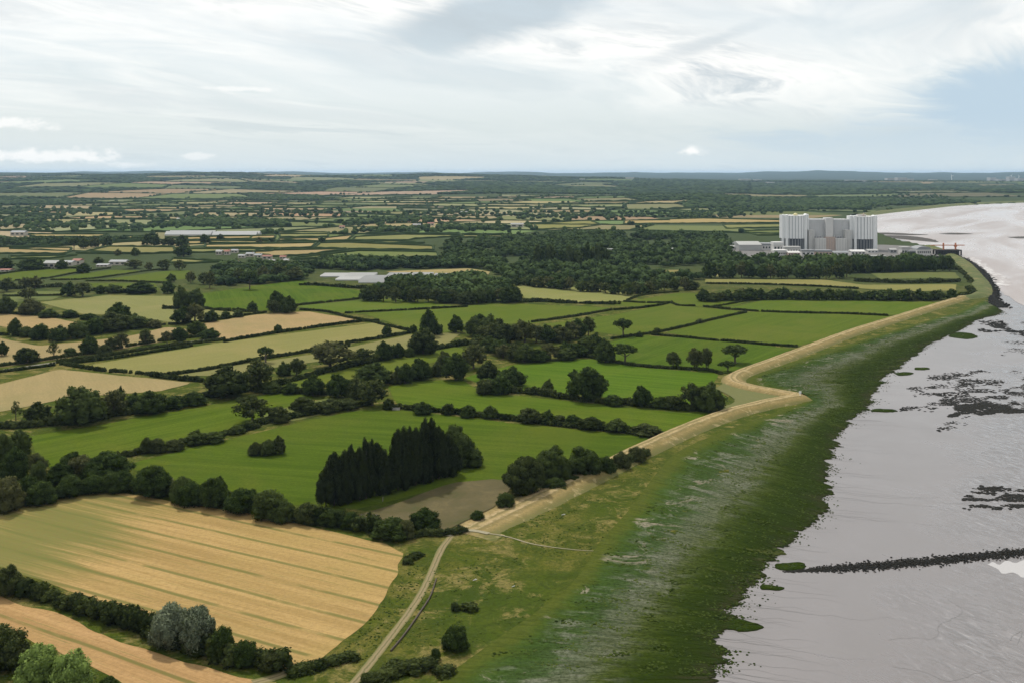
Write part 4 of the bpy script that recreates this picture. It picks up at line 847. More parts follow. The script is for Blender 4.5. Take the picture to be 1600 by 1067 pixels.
# the rest of the woods and the far hedgerows read as masses
def scatter(poly, spacing, seed):
    q = np.array(poly); lo, hi = q.min(0), q.max(0); r_ = np.random.default_rng(seed); n = int((hi[0] - lo[0]) * (hi[1] - lo[1]) / spacing ** 2)
    p = lo + r_.random((n, 2)) * (hi - lo); return p[inside(p[:, 0], p[:, 1], poly)]
def far_tpl(var): 
    if ('f', var) not in HT: HT['f', var] = crown_template(lobeset('o', 900 + var)[:16:4] + [(0, 0, .5, .36, .36, .38)], 36, .13, var, .9, 0, ragged=.14)
    return HT['f', var]
def tiny_tpl(var):
    if ('x', var) not in HT:
        V, Fc = ico()[0]; r_ = np.random.default_rng(var); v = V * (1 + (r_.random(len(V)) - .5)[:, None] * .35) * [.5, .5, .5] + [0, 0, .48]; HT['x', var] = (v, Fc, V * .9 + [0, 0, .2], r_.random(len(V)))
    return HT['x', var]
WOODS = [('woodland', 'big dark mixed wood left of the power station', 12.5, (6.5, 14.5), [(690, 396), (700, 380), (760, 374), (900, 366), (1010, 366), (1130, 372), (1150, 388), (1120, 400), (1190, 404), (1250, 410), (1250, 432), (1180, 432), (1120, 420), (1080, 416), (1000, 420), (1015, 433), (1100, 435), (1095, 450), (1000, 452), (960, 452), (800, 440), (770, 428), (780, 412), (690, 404)], []),
         ('woodland', 'dark tree belt behind the white greenhouses', 8.5, (8, 13), [(490, 420), (500, 408), (560, 410), (620, 412), (700, 408), (780, 412), (770, 424), (735, 419), (620, 421), (560, 424)], []),
         ('woodland', 'leafy trees around the village roofs', 10, (6, 11), [(330, 428), (345, 418), (370, 414), (420, 416), (480, 416), (490, 425), (470, 438), (400, 445), (340, 448)], []),
         ('woodland', 'trees inside the copse by the greenhouses', 9, (9, 13), [(590, 458), (610, 444), (700, 440), (740, 436), (790, 450), (805, 466), (700, 468)], []),
         ('woodland', 'dense belt of trees before the power station yard', 8, (13, 17), [(1250, 432), (1262, 418), (1330, 414), (1420, 413), (1478, 413), (1486, 422), (1400, 424), (1300, 428)], [])]
tris = 0
for nm, lab, sp, (h0, h1), px, ex in WOODS:
    it = []
    for x, y in scatter(PP(px), sp, len(lab)):
        h = random.uniform(h0, h1); cl = float(fbm(x / 34, y / 60, 3, 91))
        if 'mixed' in lab and (cl < .36 or .545 < cl < .57): continue
        it.append((far_tpl(random.randrange(4)), x, y, -.3, random.uniform(11, 19), h * (.7 + .6 * cl), random.uniform(0, 6.28), random.uniform(-.3, .3) + (cl - .5) * 1.6))
    stamp(nm, it, 'leaves_far', lab, 'woodland', 'stuff')
it = []; r_ = random.Random(5); RID = []
for a, b, d in far_hedges:
    L = np.hypot(*(b - a)); near = d < 3000
    if L < 10: continue
    if d < 7000:
        if r_.random() < .06: continue
        hh = r_.choice([2, 2.2, 2.5, 3, 4.5]) if near else r_.choice([2.5, 3.5, 5, 6]); wd = 1.6 if hh < 3 else 2.6
        if not near: wd *= 1.6
        n = max(2, int(L / 14)); t = np.linspace(0, 1, n + 1); pt = a + (b - a) * t[:, None] + np.array([[r_.gauss(0, 1.2), r_.gauss(0, 1.2)] for _ in t]); RID.append((pt, hh * np.array([r_.uniform(.7, 1.3) for _ in t]), wd))
    k = int(L / (38 if d < 5000 else 48)); dens = .62 if d < 2500 else .95
    for i in range(k):
        if r_.random() > dens: continue
        p = a + (b - a) * r_.random(); t_ = far_tpl(r_.randrange(4)) if d < 1900 else tiny_tpl(r_.randrange(5))
        it.append((t_, p[0] + r_.uniform(-4, 4), p[1] + r_.uniform(-4, 4), 0, r_.uniform(9, 15) * (1 if d < 5000 else 1.7), r_.uniform(6, 11), r_.uniform(0, 6), r_.uniform(-.3, .3)))
for _, c4, d in far_trees:
    sp = 12 if d < 2800 else (20 if d < 5200 else 42)
    for x, y in scatter(c4, sp, int(abs(c4[0][0]))):
        t_ = far_tpl(r_.randrange(4)) if d < 1800 else tiny_tpl(r_.randrange(5)); it.append((t_, x, y, 0, sp * r_.uniform(1.0, 1.5), r_.uniform(7, 12), r_.uniform(0, 6), r_.uniform(-.3, .3)))
# loose tree clumps that cross the far fields
for (u, v, ru, n) in [(80, 354, 90, 90), (200, 356, 70, 70), (300, 352, 60, 50), (450, 366, 40, 30), (620, 362, 60, 90), (740, 358, 70, 100), (560, 350, 60, 50), (860, 340, 80, 60), (960, 336, 90, 70), (330, 340, 100, 60), (480, 334, 90, 50), (120, 335, 120, 50), (700, 335, 120, 70), (1090, 338, 60, 70), (30, 345, 60, 80), (1330, 322, 70, 120), (1230, 325, 80, 120), (1440, 312, 60, 80), (1150, 330, 60, 90), (640, 345, 60, 90), (30, 330, 90, 90)]:
    for i in range(n):
        uu, vv = u + r_.gauss(0, .5) * ru, v + r_.gauss(0, .5) * ru * .065; x, y = P(uu, max(vv, 292)); d = math.hypot(x, y)
        it.append((far_tpl(r_.randrange(4)) if d < 1800 else tiny_tpl(r_.randrange(5)), x, y, 0, r_.uniform(9, 16), r_.uniform(7, 12), r_.uniform(0, 6), r_.uniform(-.3, .3)))
xy = np.array([(i[1], i[2]) for i in it]); hz = height(xy[:, 0], xy[:, 1])
okk = ~inside(xy[:, 0], xy[:, 1], EST)
for ex in ([(250, 361.5), (405, 361.5), (405, 378), (250, 378)], [(333, 390), (452, 390), (452, 412), (333, 408)], [(1150, 370), (1240, 366), (1400, 366), (1480, 400), (1150, 412)], [(10, 360), (45, 360), (45, 374), (10, 374)], [(795, 346), (822, 346), (822, 360), (795, 360)]): okk &= ~inside(xy[:, 0], xy[:, 1], PP(ex))
for f in FPOLY:
    fa = np.array(f); sel = np.where((xy[:, 0] > fa[:, 0].min()) & (xy[:, 0] < fa[:, 0].max()) & (xy[:, 1] > fa[:, 1].min()) & (xy[:, 1] < fa[:, 1].max()))[0]
    if len(sel): okk[sel] &= ~inside(xy[sel, 0], xy[sel, 1], f)
it = [(t, x, y, float(z) - .3, a, b, c, d) for (t, x, y, _, a, b, c, d), z, k in zip(it, hz, okk) if k]
for f in FPOLY:
    fa = np.array(f)
    if fa[:, 1].min() < FPX * CAM_H / (414 - HORIZON): continue
    q_ = resample(list(map(tuple, fa)) + [tuple(fa[0])], 9, False); q_ = q_ + rng.normal(size=q_.shape) * .5; RID.append((q_, 1.9 + rng.random(len(q_)) * 1.3, 1.5))
V = []; F = []; b0 = 0
for pt, hh, wd in RID:
    n = len(pt); nn = offset_line(pt); z = height(pt[:, 0], pt[:, 1]) + 0; okp = ~inside(pt[:, 0], pt[:, 1], EST)
    if not okp.all(): continue
    for o_, zf in ((-1.15, -.05), (-.8, .85), (.1, 1.05), (.8, .8), (1.15, -.05)): V.append(np.c_[pt + nn * wd * o_, z + hh * zf])
    i = np.arange(n - 1)
    for k in range(4): F.append(np.stack([i + k * n, i + 1 + k * n, i + 1 + (k + 1) * n, i + (k + 1) * n], -1) + b0)
    b0 += 5 * n
V = np.vstack(V); lf = rng.random(len(V)) * .5
tag(link('distant_hedges', arr_mesh('distant_hedges', V, np.vstack(F), {'leaf': lf}), mat='leaves_far'), 'distant dark hedge lines dividing the far fields', 'hedges', kind='stuff')
stamp('distant_trees', it, 'leaves_far', 'distant mass of hedgerow trees and copses across the plain', 'trees', 'stuff')
print('trees', ntree, 'far items', len(it))
# ------------------------------------------------------------------ buildings
plain('cladding_white', (.70, .71, .71), .55, .4, .06, .15); plain('cladding_grey', (.42, .44, .46), .6, .4, .06, .15)
plain('concrete', (.54, .535, .525), .85, .3, .12, .12); plain('concrete_pale', (.52, .51, .49), .85, .3, .10, .12); plain('concrete_dark', (.25, .255, .265), .85, .3, .10, .12)
plain('concrete_hall', (.48, .49, .50), .85, .3, .10, .12); plain('louver', (.055, .062, .072), .6, .4, .2, .2); plain('glass_dark', (.03, .035, .04), .2, .6, .2, .3); plain('brick_pink', (.42, .33, .28), .85, .3, .12, .3)
plain('roof_white', (.36, .36, .35), .9, .05, .08, .1); plain('roof_grey', (.22, .23, .24), .7, .3, .2, .2); plain('roof_red', (.24, .10, .07), .8, .3, .25, .4); plain('wall_cream', (.40, .37, .31), .85, .3, .12, .3)
plain('yellow_dome', (.62, .56, .30), .6, .4, .1, .3); plain('orange_steel', (.42, .15, .07), .6, .4, .2, .4); plain('dark_pier', (.035, .033, .032), .8, .3, .3, .3)
plain('asphalt', (.13, .125, .12), .9, .2, .25, .05); plain('wood_grey', (.20, .18, .15), .9, .2, .25, 2); plain('white_paint', (.75, .75, .73), .6, .3, .05, 1); plain('polytunnel', (.38, .385, .38), .9, .05, .05, .1)
plain('red_steel', (.30, .06, .05), .6, .4, .2, .4); plain('sand_pile', (.42, .31, .16), .95, .1, .2, .3)
def solid(name, V, F, mat, parent=None, smooth=False, bev=0.0):
    me = bpy.data.meshes.new(name); me.from_pydata(V, [], F)
    b = bmesh.new(); b.from_mesh(me); bmesh.ops.recalc_face_normals(b, faces=b.faces)
    if bev: bmesh.ops.bevel(b, geom=b.edges[:], offset=bev, segments=1, affect='EDGES')
    if smooth:
        for f in b.faces: f.smooth = True
    b.to_mesh(me); b.free(); return link(name, me, parent, mat)
def box(name, x0, x1, y0, y1, z0, z1, mat, parent=None, bev=0.0):
    V = [(x, y, z) for z in (z0, z1) for (x, y) in ((x0, y0), (x1, y0), (x1, y1), (x0, y1))]
    return solid(name, V, [(0, 1, 2, 3), (4, 5, 6, 7), (0, 1, 5, 4), (1, 2, 6, 5), (2, 3, 7, 6), (3, 0, 4, 7)], mat, parent, bev=bev)
def prism(name, poly, z0, z1, mat, parent=None, bev=0.0):
    n = len(poly); V = [(x, y, z0) for x, y in poly] + [(x, y, z1) for x, y in poly]
    return solid(name, V, [list(range(n)), list(range(n, 2 * n))] + [(i, (i + 1) % n, n + (i + 1) % n, n + i) for i in range(n)], mat, parent, bev=bev)
def dome(name, x, y, z, r, h, mat, parent=None, k=14):
    V = []; F = []
    for i in range(6):
        a = i / 5 * math.pi / 2; V += [(x + r * math.cos(a) * math.cos(t), y + r * math.cos(a) * math.sin(t), z + h * math.sin(a)) for t in np.linspace(0, 2 * math.pi, k, endpoint=False)] if i < 5 else [(x, y, z + h)]
    for i in range(4):
        for j in range(k): F.append((i * k + j, i * k + (j + 1) % k, (i + 1) * k + (j + 1) % k, (i + 1) * k + j))
    F += [(4 * k + j, 4 * k + (j + 1) % k, 5 * k) for j in range(k)]; F.append(list(range(k)))
    return solid(name, V, F, mat, parent, True)
# power station: local metres about its front base line
SX, SY = P(1299, 392); M = px_m(SY)
def zx(v): return ztop(SY, v)
def ux(u): return (u - 1299) * M
st = empty('power_station', (SX, SY, 0)); tag(st, 'pale concrete power station with two ribbed drum towers on the shore', 'power station')
def drum(u0, u1, vtop, vskirt, vbase, yb):
    cx, r = (ux(u0) + ux(u1)) / 2, (ux(u1) - ux(u0)) / 2; cyy = yb + r; zt, zs = zx(vtop), zx(vskirt); N = 28
    ring = lambda rr, n=N, ph=0: [(cx + rr * math.sin(2 * math.pi * (i + ph) / n), cyy - rr * math.cos(2 * math.pi * (i + ph) / n)) for i in range(n)]
    dr = prism('reactor_drum', ring(r * .955), zs, zt - .8, 'cladding_grey', st)
    prism('skirt', ring(r * .90), 0, zs, 'louver', st)
    prism('roof_deck', ring(r * .97), zt - 1.2, zt - .2, 'concrete_pale', st)
    pan = None
    for i in range(N):                                   # upright cladding panels, each proud of the drum
        a = 2 * math.pi * i / N; wd = r * .155
        if pan is None: pan = box('cladding_panel', -wd / 2, wd / 2, -.5, .9, 0, zt - zs + .6, 'cladding_white', dr).data; o = dr.children[-1]
        else: o = link('cladding_panel', pan, dr)
        o.location = (cx + r * .965 * math.sin(a), cyy - r * .965 * math.cos(a), zs - .5); o.rotation_euler = (0, 0, a)
    fin = None
    for i in range(N):                                   # louvre piers in the dark skirt
        a = 2 * math.pi * (i + .5) / N
        if fin is None: fin = box('pier', -.5, .5, -.5, .5, 0, zs - .6, 'concrete_dark', dr).data; o = dr.children[-1]
        else: o = link('pier', fin, dr)
        o.location = (cx + r * .915 * math.sin(a), cyy - r * .915 * math.cos(a), 0); o.rotation_euler = (0, 0, a)
    for a in (R(-62), R(-42), R(44), R(66)):              # full-height white stair turrets with rounded caps
        x, y = cx + r * 1.0 * math.sin(a), cyy - r * 1.0 * math.cos(a); tu = prism('stair_turret', [(x + 2.1 * math.cos(t), y + 2.1 * math.sin(t)) for t in np.linspace(0, 6.283, 12, endpoint=False)], 0, zt + .4, 'cladding_white', st); dome('cap', x, y, zt + .4, 2.1, 1.4, 'cladding_white', tu)
    return cx, cyy, r, zt
cx, cyy, r, zt = drum(1224, 1267, 337.5, 373, 386, 0)
dome('roof_dome', cx + 2, cyy - 4, zt - .3, 3.2, 3.6, 'yellow_dome', st); dome('roof_dome', cx + 15, cyy - 8, zt - .3, 3.4, 3.0, 'cladding_white', st); dome('roof_dome', cx - 12, cyy - 9, zt - .3, 2.4, 2.0, 'cladding_white', st)
cx, cyy, r, zt = drum(1331, 1375, 339, 374, 386, 0)
dome('roof_dome', cx + 14, cyy - 9, zt - .3, 3.0, 2.4, 'cladding_white', st); box('roof_plant', cx - 6, cx + 6, cyy - 4, cyy + 4, zt - .25, zt + 2, 'concrete_pale', st); box('roof_vent', cx + 1, cx + 2.5, cyy - 6, cyy - 4.5, zt - .2, zt + 4.5, 'brick_pink', st)
box('charge_hall', ux(1266), ux(1332), 14, 38, 0, zx(344), 'concrete_hall', st)
hall = st.children[-1]
for i in range(26):
    x = ux(1269) + (ux(1329) - ux(1269)) * i / 25
    box('rib', x - .22, x + .22, 13.6, 14, zx(372), zx(343), 'concrete', hall)
box('lift_tower', ux(1293), ux(1304.5), 8, 22, 0, zx(341.5), 'concrete', st)
for u0, u1, vt, mt, y0, y1 in ((1265, 1273.5, 360, 'concrete_pale', 3, 13.4), (1322, 1331, 360, 'concrete_pale', 3, 13.4), (1273, 1289.5, 372.5, 'concrete_pale', -4, 12), (1289.5, 1304.5, 371, 'brick_pink', -2.5, 8), (1304.6, 1322, 373, 'concrete_pale', -4, 12)):
    bb = box('annex', ux(u0), ux(u1), y0, y1, 0, zx(vt), mt, st)
    for i in range(4):
        x = ux(u0) + (ux(u1) - ux(u0)) * (i + .5) / 4; box('panel_joint', x - .15, x + .15, y0 - .12, y0, 1, zx(vt) - .5, 'concrete_dark', bb)
for u in (1276, 1280, 1284, 1308, 1312, 1316): dome('vent_dome', ux(u), 6, zx(372.5), 1.6, 2.8, 'concrete_dark', st); box('vent_frame', ux(u) - 2, ux(u) + 2, 9, 11, zx(373), zx(369.5), 'concrete', st)
sheet('yard', PP([(1110, 392), (1180, 383), (1380, 383), (1455, 386), (1478, 398), (1484, 408), (1400, 411), (1300, 411), (1190, 408), (1120, 405)]), .08, 'asphalt', 'grey paved yard around the power station', 'yard', jit=2)

def shed(name, u0, u1, vb, vt, depth, wall, roof, label, cat='building', style='gable', nwin=0, vwall=None, rz=0):
    x0, y = P(u0, vb); x1, _ = P(u1, vb); h = ztop(y, vt); L = x1 - x0; hw = h * .7 if vwall is None else ztop(y, vwall)
    o = empty(name, ((x0 + x1) / 2, y, float(height(x0, y))), rz); w2 = L / 2
    wl = box('wall', -w2, w2, 0, depth, 0, hw, wall, o)
    if style == 'flat': box('roof', -w2 - .3, w2 + .3, -.3, depth + .3, hw, h, roof, o)
    elif style == 'gable':      # ridge along the length
        e = .5; solid('roof', [(-w2 - e, -e, hw), (w2 + e, -e, hw), (w2 + e, depth + e, hw), (-w2 - e, depth + e, hw), (-w2 - e, depth / 2, h), (w2 + e, depth / 2, h)], [(0, 1, 5, 4), (2, 3, 4, 5), (0, 4, 3), (1, 2, 5), (0, 1, 2, 3)], roof, o)
    elif style == 'multi':      # rows of narrow glazed spans, each a part
        n = 2 if depth == 40 and roof == 'polytunnel' else max(3, int(depth / 6)); dp = depth / n; e = .2
        for i in range(n): y_ = i * dp; solid('roof_span', [(-w2 - e, y_ + .25, hw), (w2 + e, y_ + .25, hw), (w2 + e, y_ + dp - .25, hw), (-w2 - e, y_ + dp - .25, hw), (-w2 - e, y_ + dp / 2, h), (w2 + e, y_ + dp / 2, h)], [(0, 1, 5, 4), (2, 3, 4, 5), (0, 4, 3), (1, 2, 5), (0, 1, 2, 3)], roof, o)
    elif style == 'arch':
        n = 9; V = []; F = []
        for yy in (-.4, depth): V += [(-(w2 + .4) * math.cos(math.pi * i / (n - 1)), yy, hw + (h - hw) * math.sin(math.pi * i / (n - 1))) for i in range(n)]
        F = [(i, i + 1, n + i + 1, n + i) for i in range(n - 1)] + [list(range(n)), list(range(n, 2 * n))]; solid('roof', V, F, roof, o)
    if nwin:
        me = None
        for i in range(nwin):
            x = -w2 + L * (i + .5) / nwin; wn_ = box('window', x - L / nwin * .28, x + L / nwin * .28, -.12, 0, hw * .35, hw * .75, 'glass_dark', o)
    return tag(o, label, cat)
shed('turbine_shed', 1155, 1190, 392, 379, 45, 'roof_white', 'roof_white', 'long white hall at the left end of the power station', 'hall', 'gable', 0, 383)
for u0, u1, vb, vt, dp, wl, rf, lab, stl, nw in (
    (1191, 1209, 391, 381, 24, 'concrete', 'roof_grey', 'grey block between the white hall and left drum', 'flat', 4),
    (1209, 1224, 394, 379, 16, 'concrete_pale', 'concrete', 'pale plant block with pipes beside the left drum', 'flat', 3),
    (1226, 1251, 396, 386, 14, 'concrete_pale', 'roof_white', 'low white block in front of the left drum', 'flat', 6),
    (1232, 1250, 401, 393, 14, 'brick_pink', 'concrete_pale', 'low pinkish building below the left drum', 'gable', 5),
    (1210, 1230, 400, 391, 14, 'concrete_pale', 'concrete', 'cream office block left of the pinkish building', 'flat', 6),
    (1253, 1272, 400, 391, 10, 'concrete', 'roof_grey', 'small grey store in front of the station centre', 'flat', 3),
    (1275, 1300, 400, 391.5, 12, 'brick_pink', 'roof_grey', 'long brownish store in front of the station centre', 'flat', 5),
    (1302, 1326, 400, 393, 14, 'concrete', 'roof_grey', 'grey workshop right of the brownish store', 'gable', 4),
    (1330, 1352, 399, 391, 14, 'concrete_pale', 'concrete', 'pale workshop in front of the right drum', 'gable', 4),
    (1358, 1384, 406, 400, 8, 'roof_white', 'roof_white', 'long low white cabin block behind the tree belt', 'flat', 8),
    (1391, 1401, 396, 388.5, 9, 'concrete_dark', 'roof_white', 'small white-roofed store in the yard', 'gable', 2),
    (1409, 1422, 398, 386.5, 12, 'concrete_pale', 'roof_white', 'square white store left of the arched shed', 'flat', 3),
    (1356, 1372, 396, 390, 10, 'concrete', 'roof_white', 'low grey store right of the pale workshop', 'gable', 3),
    (1422, 1432, 399, 392, 8, 'louver', 'roof_grey', 'small dark hut beside the arched shed', 'flat', 1),
    (1424, 1440, 404, 400, 6, 'red_steel', 'roof_red', 'low red cabin in front of the arched shed', 'flat', 4),
    (1122, 1140, 393, 386.5, 12, 'concrete_pale', 'roof_grey', 'grey-roofed shed left of the white hall', 'gable', 4),
    (1138, 1154, 390, 384, 12, 'concrete_pale', 'roof_white', 'white-roofed shed against the white hall', 'gable', 3),
    (1098, 1118, 402, 397, 12, 'wall_cream', 'roof_white', 'long pale shed showing through the wood', 'gable', 4),
    (950, 966, 394, 389.5, 10, 'brick_pink', 'roof_white', 'small pinkish shed showing above the even stand', 'flat', 2),
    (1046, 1078, 393, 389, 12, 'wall_cream', 'roof_white', 'pale roof showing in the middle of the wood', 'flat', 3)):
    shed('shed', u0, u1, vb, vt, dp, wl, rf, lab, 'building', stl, nw)
shed('arched_shed', 1433, 1455, 399.5, 385.5, 22, 'concrete_pale', 'roof_grey', 'pale shed with dark arched roof near the jetty', 'building', 'arch', 7, 390.5)
x, y = P(1407, 405); V = []; F = []
pl = dome('spoil_heap', 0, 0, 0, 6, 4.5, 'sand_pile'); pl.location = (x, y, 0); tag(pl, 'small yellow heap of spoil behind the tree belt', 'heap')
# jetty with orange gantry
x0, y = P(1465, 400, -1); x1, _ = P(1503, 400, -1); jt = empty('jetty', ((x0 + x1) / 2, y, -1)); L = (x1 - x0) / 2; hj = ztop(y, 391) + 1
box('deck', -L, L, 0, 16, hj - 1.5, hj, 'dark_pier', jt)
for i in range(9):
    x = -L + .8 + (2 * L - 1.6) * i / 8
    for yy in (.6, 15.4): box('pile', x - .9, x + .9, yy - .6, yy + .6, -1, hj - 1.5, 'dark_pier', jt)
box('back_wall', -L + .2, L - .2, 7, 8, -1, hj - 1.52, 'dark_pier', jt)
for i in range(12): box('rail_post', -L + .3 + (2 * L - .6) * i / 11 - .08, -L + .3 + (2 * L - .6) * i / 11 + .08, .1, .26, hj, hj + 1.1, 'orange_steel', jt)
tag(jt, 'dark piled jetty standing in the water by the station', 'jetty')
gc = empty('gantry_crane', ((x0 + x1) / 2, y + 6, -1 + hj)); hb = ztop(y, 383.5) + 1 - hj; k = px_m(y)
box('beam', -L - 8 * k, L + 7 * k, -.6, .6, hb - 1.1, hb, 'orange_steel', gc)
for xx in (-7 * k, 12 * k):
    box('tower', xx - .7, xx + .7, -1.2, 1.2, 0, hb + 2.6, 'orange_steel', gc)
box('trolley', 10 * k, 14 * k, -1.4, 1.4, hb - 2.6, hb - 1.1, 'orange_steel', gc); tag(gc, 'orange gantry crane on top of the dark jetty', 'crane')

# farm sheds, polytunnels, greenhouses and village houses
n = 0
for u0, u1, vb, vt in ((257, 329, 369, 362), (331, 400, 369.5, 363)):
    n += 1; shed('polytunnel', u0, u1, vb, vt, 40, 'polytunnel', 'polytunnel', ['long white polytunnel roof in the far fields, left one', 'long white polytunnel roof in the far fields, right one'][n - 1], 'polytunnel', 'multi', 0, vb - 2.2)
for i, (u0, u1, vb, vt, dp) in enumerate(((500, 546, 433.5, 430.5, 30), (538, 582, 435.5, 431.5, 40), (524, 570, 439, 436, 40), (560, 604, 443, 437.5, 50), (600, 640, 438, 433, 50), (640, 672, 437, 432.5, 50), (676, 712, 437.5, 432.5, 40))):
    gh = shed('greenhouse', u0, u1, vb, vt, dp, 'polytunnel', 'roof_white', 'white glasshouse roof among the trees, %s from the left' % ORD[i], 'greenhouse', 'multi', 0, vb - 1.6); gh['group'] = 'white glasshouses'
for i, (u0, u1, vb, vt, rf, lab) in enumerate(((68, 93, 420, 408, 'roof_white', 'white-roofed farm shed behind the wedge fields, far left'), (94, 112, 416, 408, 'roof_grey', 'grey farm shed right of the white-roofed one'), (112, 124, 414, 405, 'roof_red', 'red-brown farm roof beside the farm trees'),
        (-6, 14, 425, 421, 'roof_red', 'low brown farm roof at the left edge'), (170, 196, 415, 407, 'roof_grey', 'long grey farm roof among trees, left'), (150, 168, 418, 413, 'roof_grey', 'low grey barn in front of the long grey roof'), (16, 38, 369, 361, 'roof_grey', 'cream barn by the tree line, far left'))):
    shed('barn', u0, u1, vb, vt, 14, 'wall_cream', rf, lab, 'barn', 'gable', 3)
HS = [(337, 346, 399, 391, 'roof_white'), (350, 358, 399, 391, 'roof_red'), (361, 371, 396, 390, 'roof_grey'), (372, 382, 404, 398, 'roof_grey'), (384, 396, 402, 395, 'roof_grey'), (397, 408, 404, 397, 'roof_grey'), (410, 424, 406, 399, 'roof_red'), (420, 428, 412, 406, 'roof_white'), (437, 446, 406, 400, 'roof_red'), (443, 450, 411, 405, 'roof_white'), (365, 373, 416, 409, 'roof_grey'), (476, 484, 424, 420, 'roof_grey'),
      (645, 657, 356, 350, 'roof_grey'), (668, 678, 353, 348, 'roof_red'), (720, 730, 334, 331, 'roof_white'), (798, 818, 356, 349, 'roof_white'), (276, 284, 346, 341, 'roof_white'), (596, 606, 345, 341, 'roof_grey'), (530, 538, 358, 353, 'roof_red')]
for i, (u0, u1, vb, vt, rf) in enumerate(HS):
    h_ = shed('house', u0, u1, vb, vt, 8, 'wall_cream', rf, '%s-roofed cream house %s, %s from the left' % ({'roof_white': 'white', 'roof_red': 'red', 'roof_grey': 'grey'}[rf], 'in the village by the tan fields' if i < 12 else 'among far trees', ORD[sum(1 for q in (HS[:12] if i < 12 else HS[12:]) if q[0] < u0)]), 'house', 'gable', 2)
    h_['group'] = 'village houses' if i < 12 else 'far houses'; x_ = (u1 - u0) * px_m(P(u0, vb)[1]) * .3; zt_ = ztop(P(u0, vb)[1], vt); box('chimney', x_ - .5, x_ + .5, 3.5, 4.5, zt_ * .8, zt_ * 1.12, 'roof_red', h_)
# far works and storage tanks across the bay
for i, (u, v, wd, hp) in enumerate(((1392, 290, 10, 5), (1410, 291, 14, 6), (1424, 291, 8, 4), (1330, 291, 12, 2.5), (1350, 291.5, 14, 2.5), (1460, 289, 10, 3), (1552, 288, 9, 6), (1566, 289, 12, 4), (1582, 287.5, 9, 7), (1596, 288.5, 10, 5), (930, 287, 8, 3), (985, 292, 12, 3), (1165, 290, 16, 3.5), (1185, 290, 10, 3), (910, 293, 7, 2.5), (850, 284, 6, 2.5), (1205, 292, 10, 2.5))):
    shed('warehouse', u - wd / 2, u + wd / 2, v, v - hp, 80, 'roof_white', 'roof_white', 'tiny white far building below the blue hills, %s from the left' % ORD[sum(1 for q in (1392, 1410, 1424, 1330, 1350, 1460, 1552, 1566, 1582, 1596, 930, 985, 1165, 1185, 910, 850, 1205) if q < u)], 'building', 'flat')['group'] = 'far white buildings'
for i, (u, v, vt) in enumerate(((1487, 287, 279), (1580, 286, 278), (1592, 286, 279))):
    x, y = P(u, v); h = ztop(y, vt); z0 = float(height(x, y)); tb = empty('wind_turbine', (x, y, z0)); tube_v, tube_f = [], []; tube(tube_v, tube_f, [(0, 0, 0), (0, 0, h * .5), (0, 0, h)], [4, 3, 2]); solid('tower', tube_v, tube_f, 'white_paint', tb)
    box('nacelle', -2, 2, -4, 6, h - 1.5, h + 2.5, 'white_paint', tb)
    for k_ in range(3):
        a = k_ * 2.094 + i; c_, s_ = math.cos(a), math.sin(a); solid('blade', [(-s_ * 1.8, -4.5, h + c_ * 1.8), (s_ * 1.8, -4.5, h - c_ * 1.8), (c_ * h * .5, -4.5, h + s_ * h * .5), (-s_ * 1.8, -5.3, h + c_ * 1.8), (s_ * 1.8, -5.3, h - c_ * 1.8), (c_ * h * .5, -5.3, h + s_ * h * .5)], [(0, 1, 2), (3, 4, 5), (0, 1, 4, 3), (1, 2, 5, 4), (2, 0, 3, 5)], 'white_paint', tb)
    tag(tb, 'faint white wind turbine above the far works, %s from the left' % ORD[i], 'wind turbine', 'far wind turbines')

# ------------------------------------------------------------------ rocks on the mud
def rock_tpl(s):
    V, Fc = ico()[0]; r_ = np.random.default_rng(s); v = V * (.7 + .6 * r_.random(len(V)))[:, None] * [1, .8, .55]; return v, Fc, V, r_.random(len(V))
RT = [rock_tpl(i) for i in range(6)]
def rocks(name, items, label, cat): return stamp(name, items, 'rock', label, cat, 'stuff')
q = resample(PP([(1226, 893), (1300, 888), (1380, 883), (1460, 876), (1540, 868), (1600, 863), (1660, 858)], -1), .25); it = []
for i, (x, y) in enumerate(q):
    w_ = min(1, i / 90 + .1)
    for _ in range(12): it.append((RT[random.randrange(6)], x + random.gauss(0, .15), y + random.gauss(0, 1.5) * w_, -1.05 + random.uniform(0, .22) * w_, random.uniform(.2, .5), random.uniform(.12, .3), random.uniform(0, 6), 0))
rocks('stone_groyne', it, 'black stone groyne running across the mud towards the right edge', 'groyne')
it = []
def rock_patch(u0, u1, v0, v1, n, seed, thr=.5, sl=0.0, size=(.22, .62)):
    r_ = np.random.default_rng(seed); u, v = r_.uniform(u0, u1, n), r_.uniform(v0, v1, n); k = fbm(u / 26., v / 5., 5, seed) + (r_.random(n) - .5) * .16
    e = 1 - np.maximum(abs((u - (u0 + u1) / 2) / (u1 - u0) * 2), abs((v - (v0 + v1) / 2) / (v1 - v0) * 2)) ** 3
    for a, b in zip(u[k * (.6 + .4 * e) > thr], (v + sl * (u - u0))[k * (.6 + .4 * e) > thr]):
        x, y = P(a, b, -1); s = r_.uniform(*size); it.append((RT[r_.integers(6)], x, y, -1.02, s * 1.6, s * .5, r_.uniform(0, 6), 0))
rock_patch(1430, 1640, 575, 650, 14000, 3, .505); rock_patch(1480, 1640, 632, 652, 8000, 4, .41, -.06); rock_patch(1400, 1480, 600, 622, 900, 5, .52); rock_patch(1400, 1470, 632, 646, 700, 6, .5)
rock_patch(1520, 1640, 495, 520, 1800, 7, .5, .12, (.5, 1.4)); rock_patch(1560, 1640, 490, 560, 2500, 8, .56); rock_patch(1500, 1640, 755, 800, 4500, 9, .53); rock_patch(1460, 1520, 658, 676, 260, 10, .5, -.18)
rocks('seaweed_rocks', it, 'scattered dark weedy rocks on the rippled mud, right side', 'rocks')
it = []
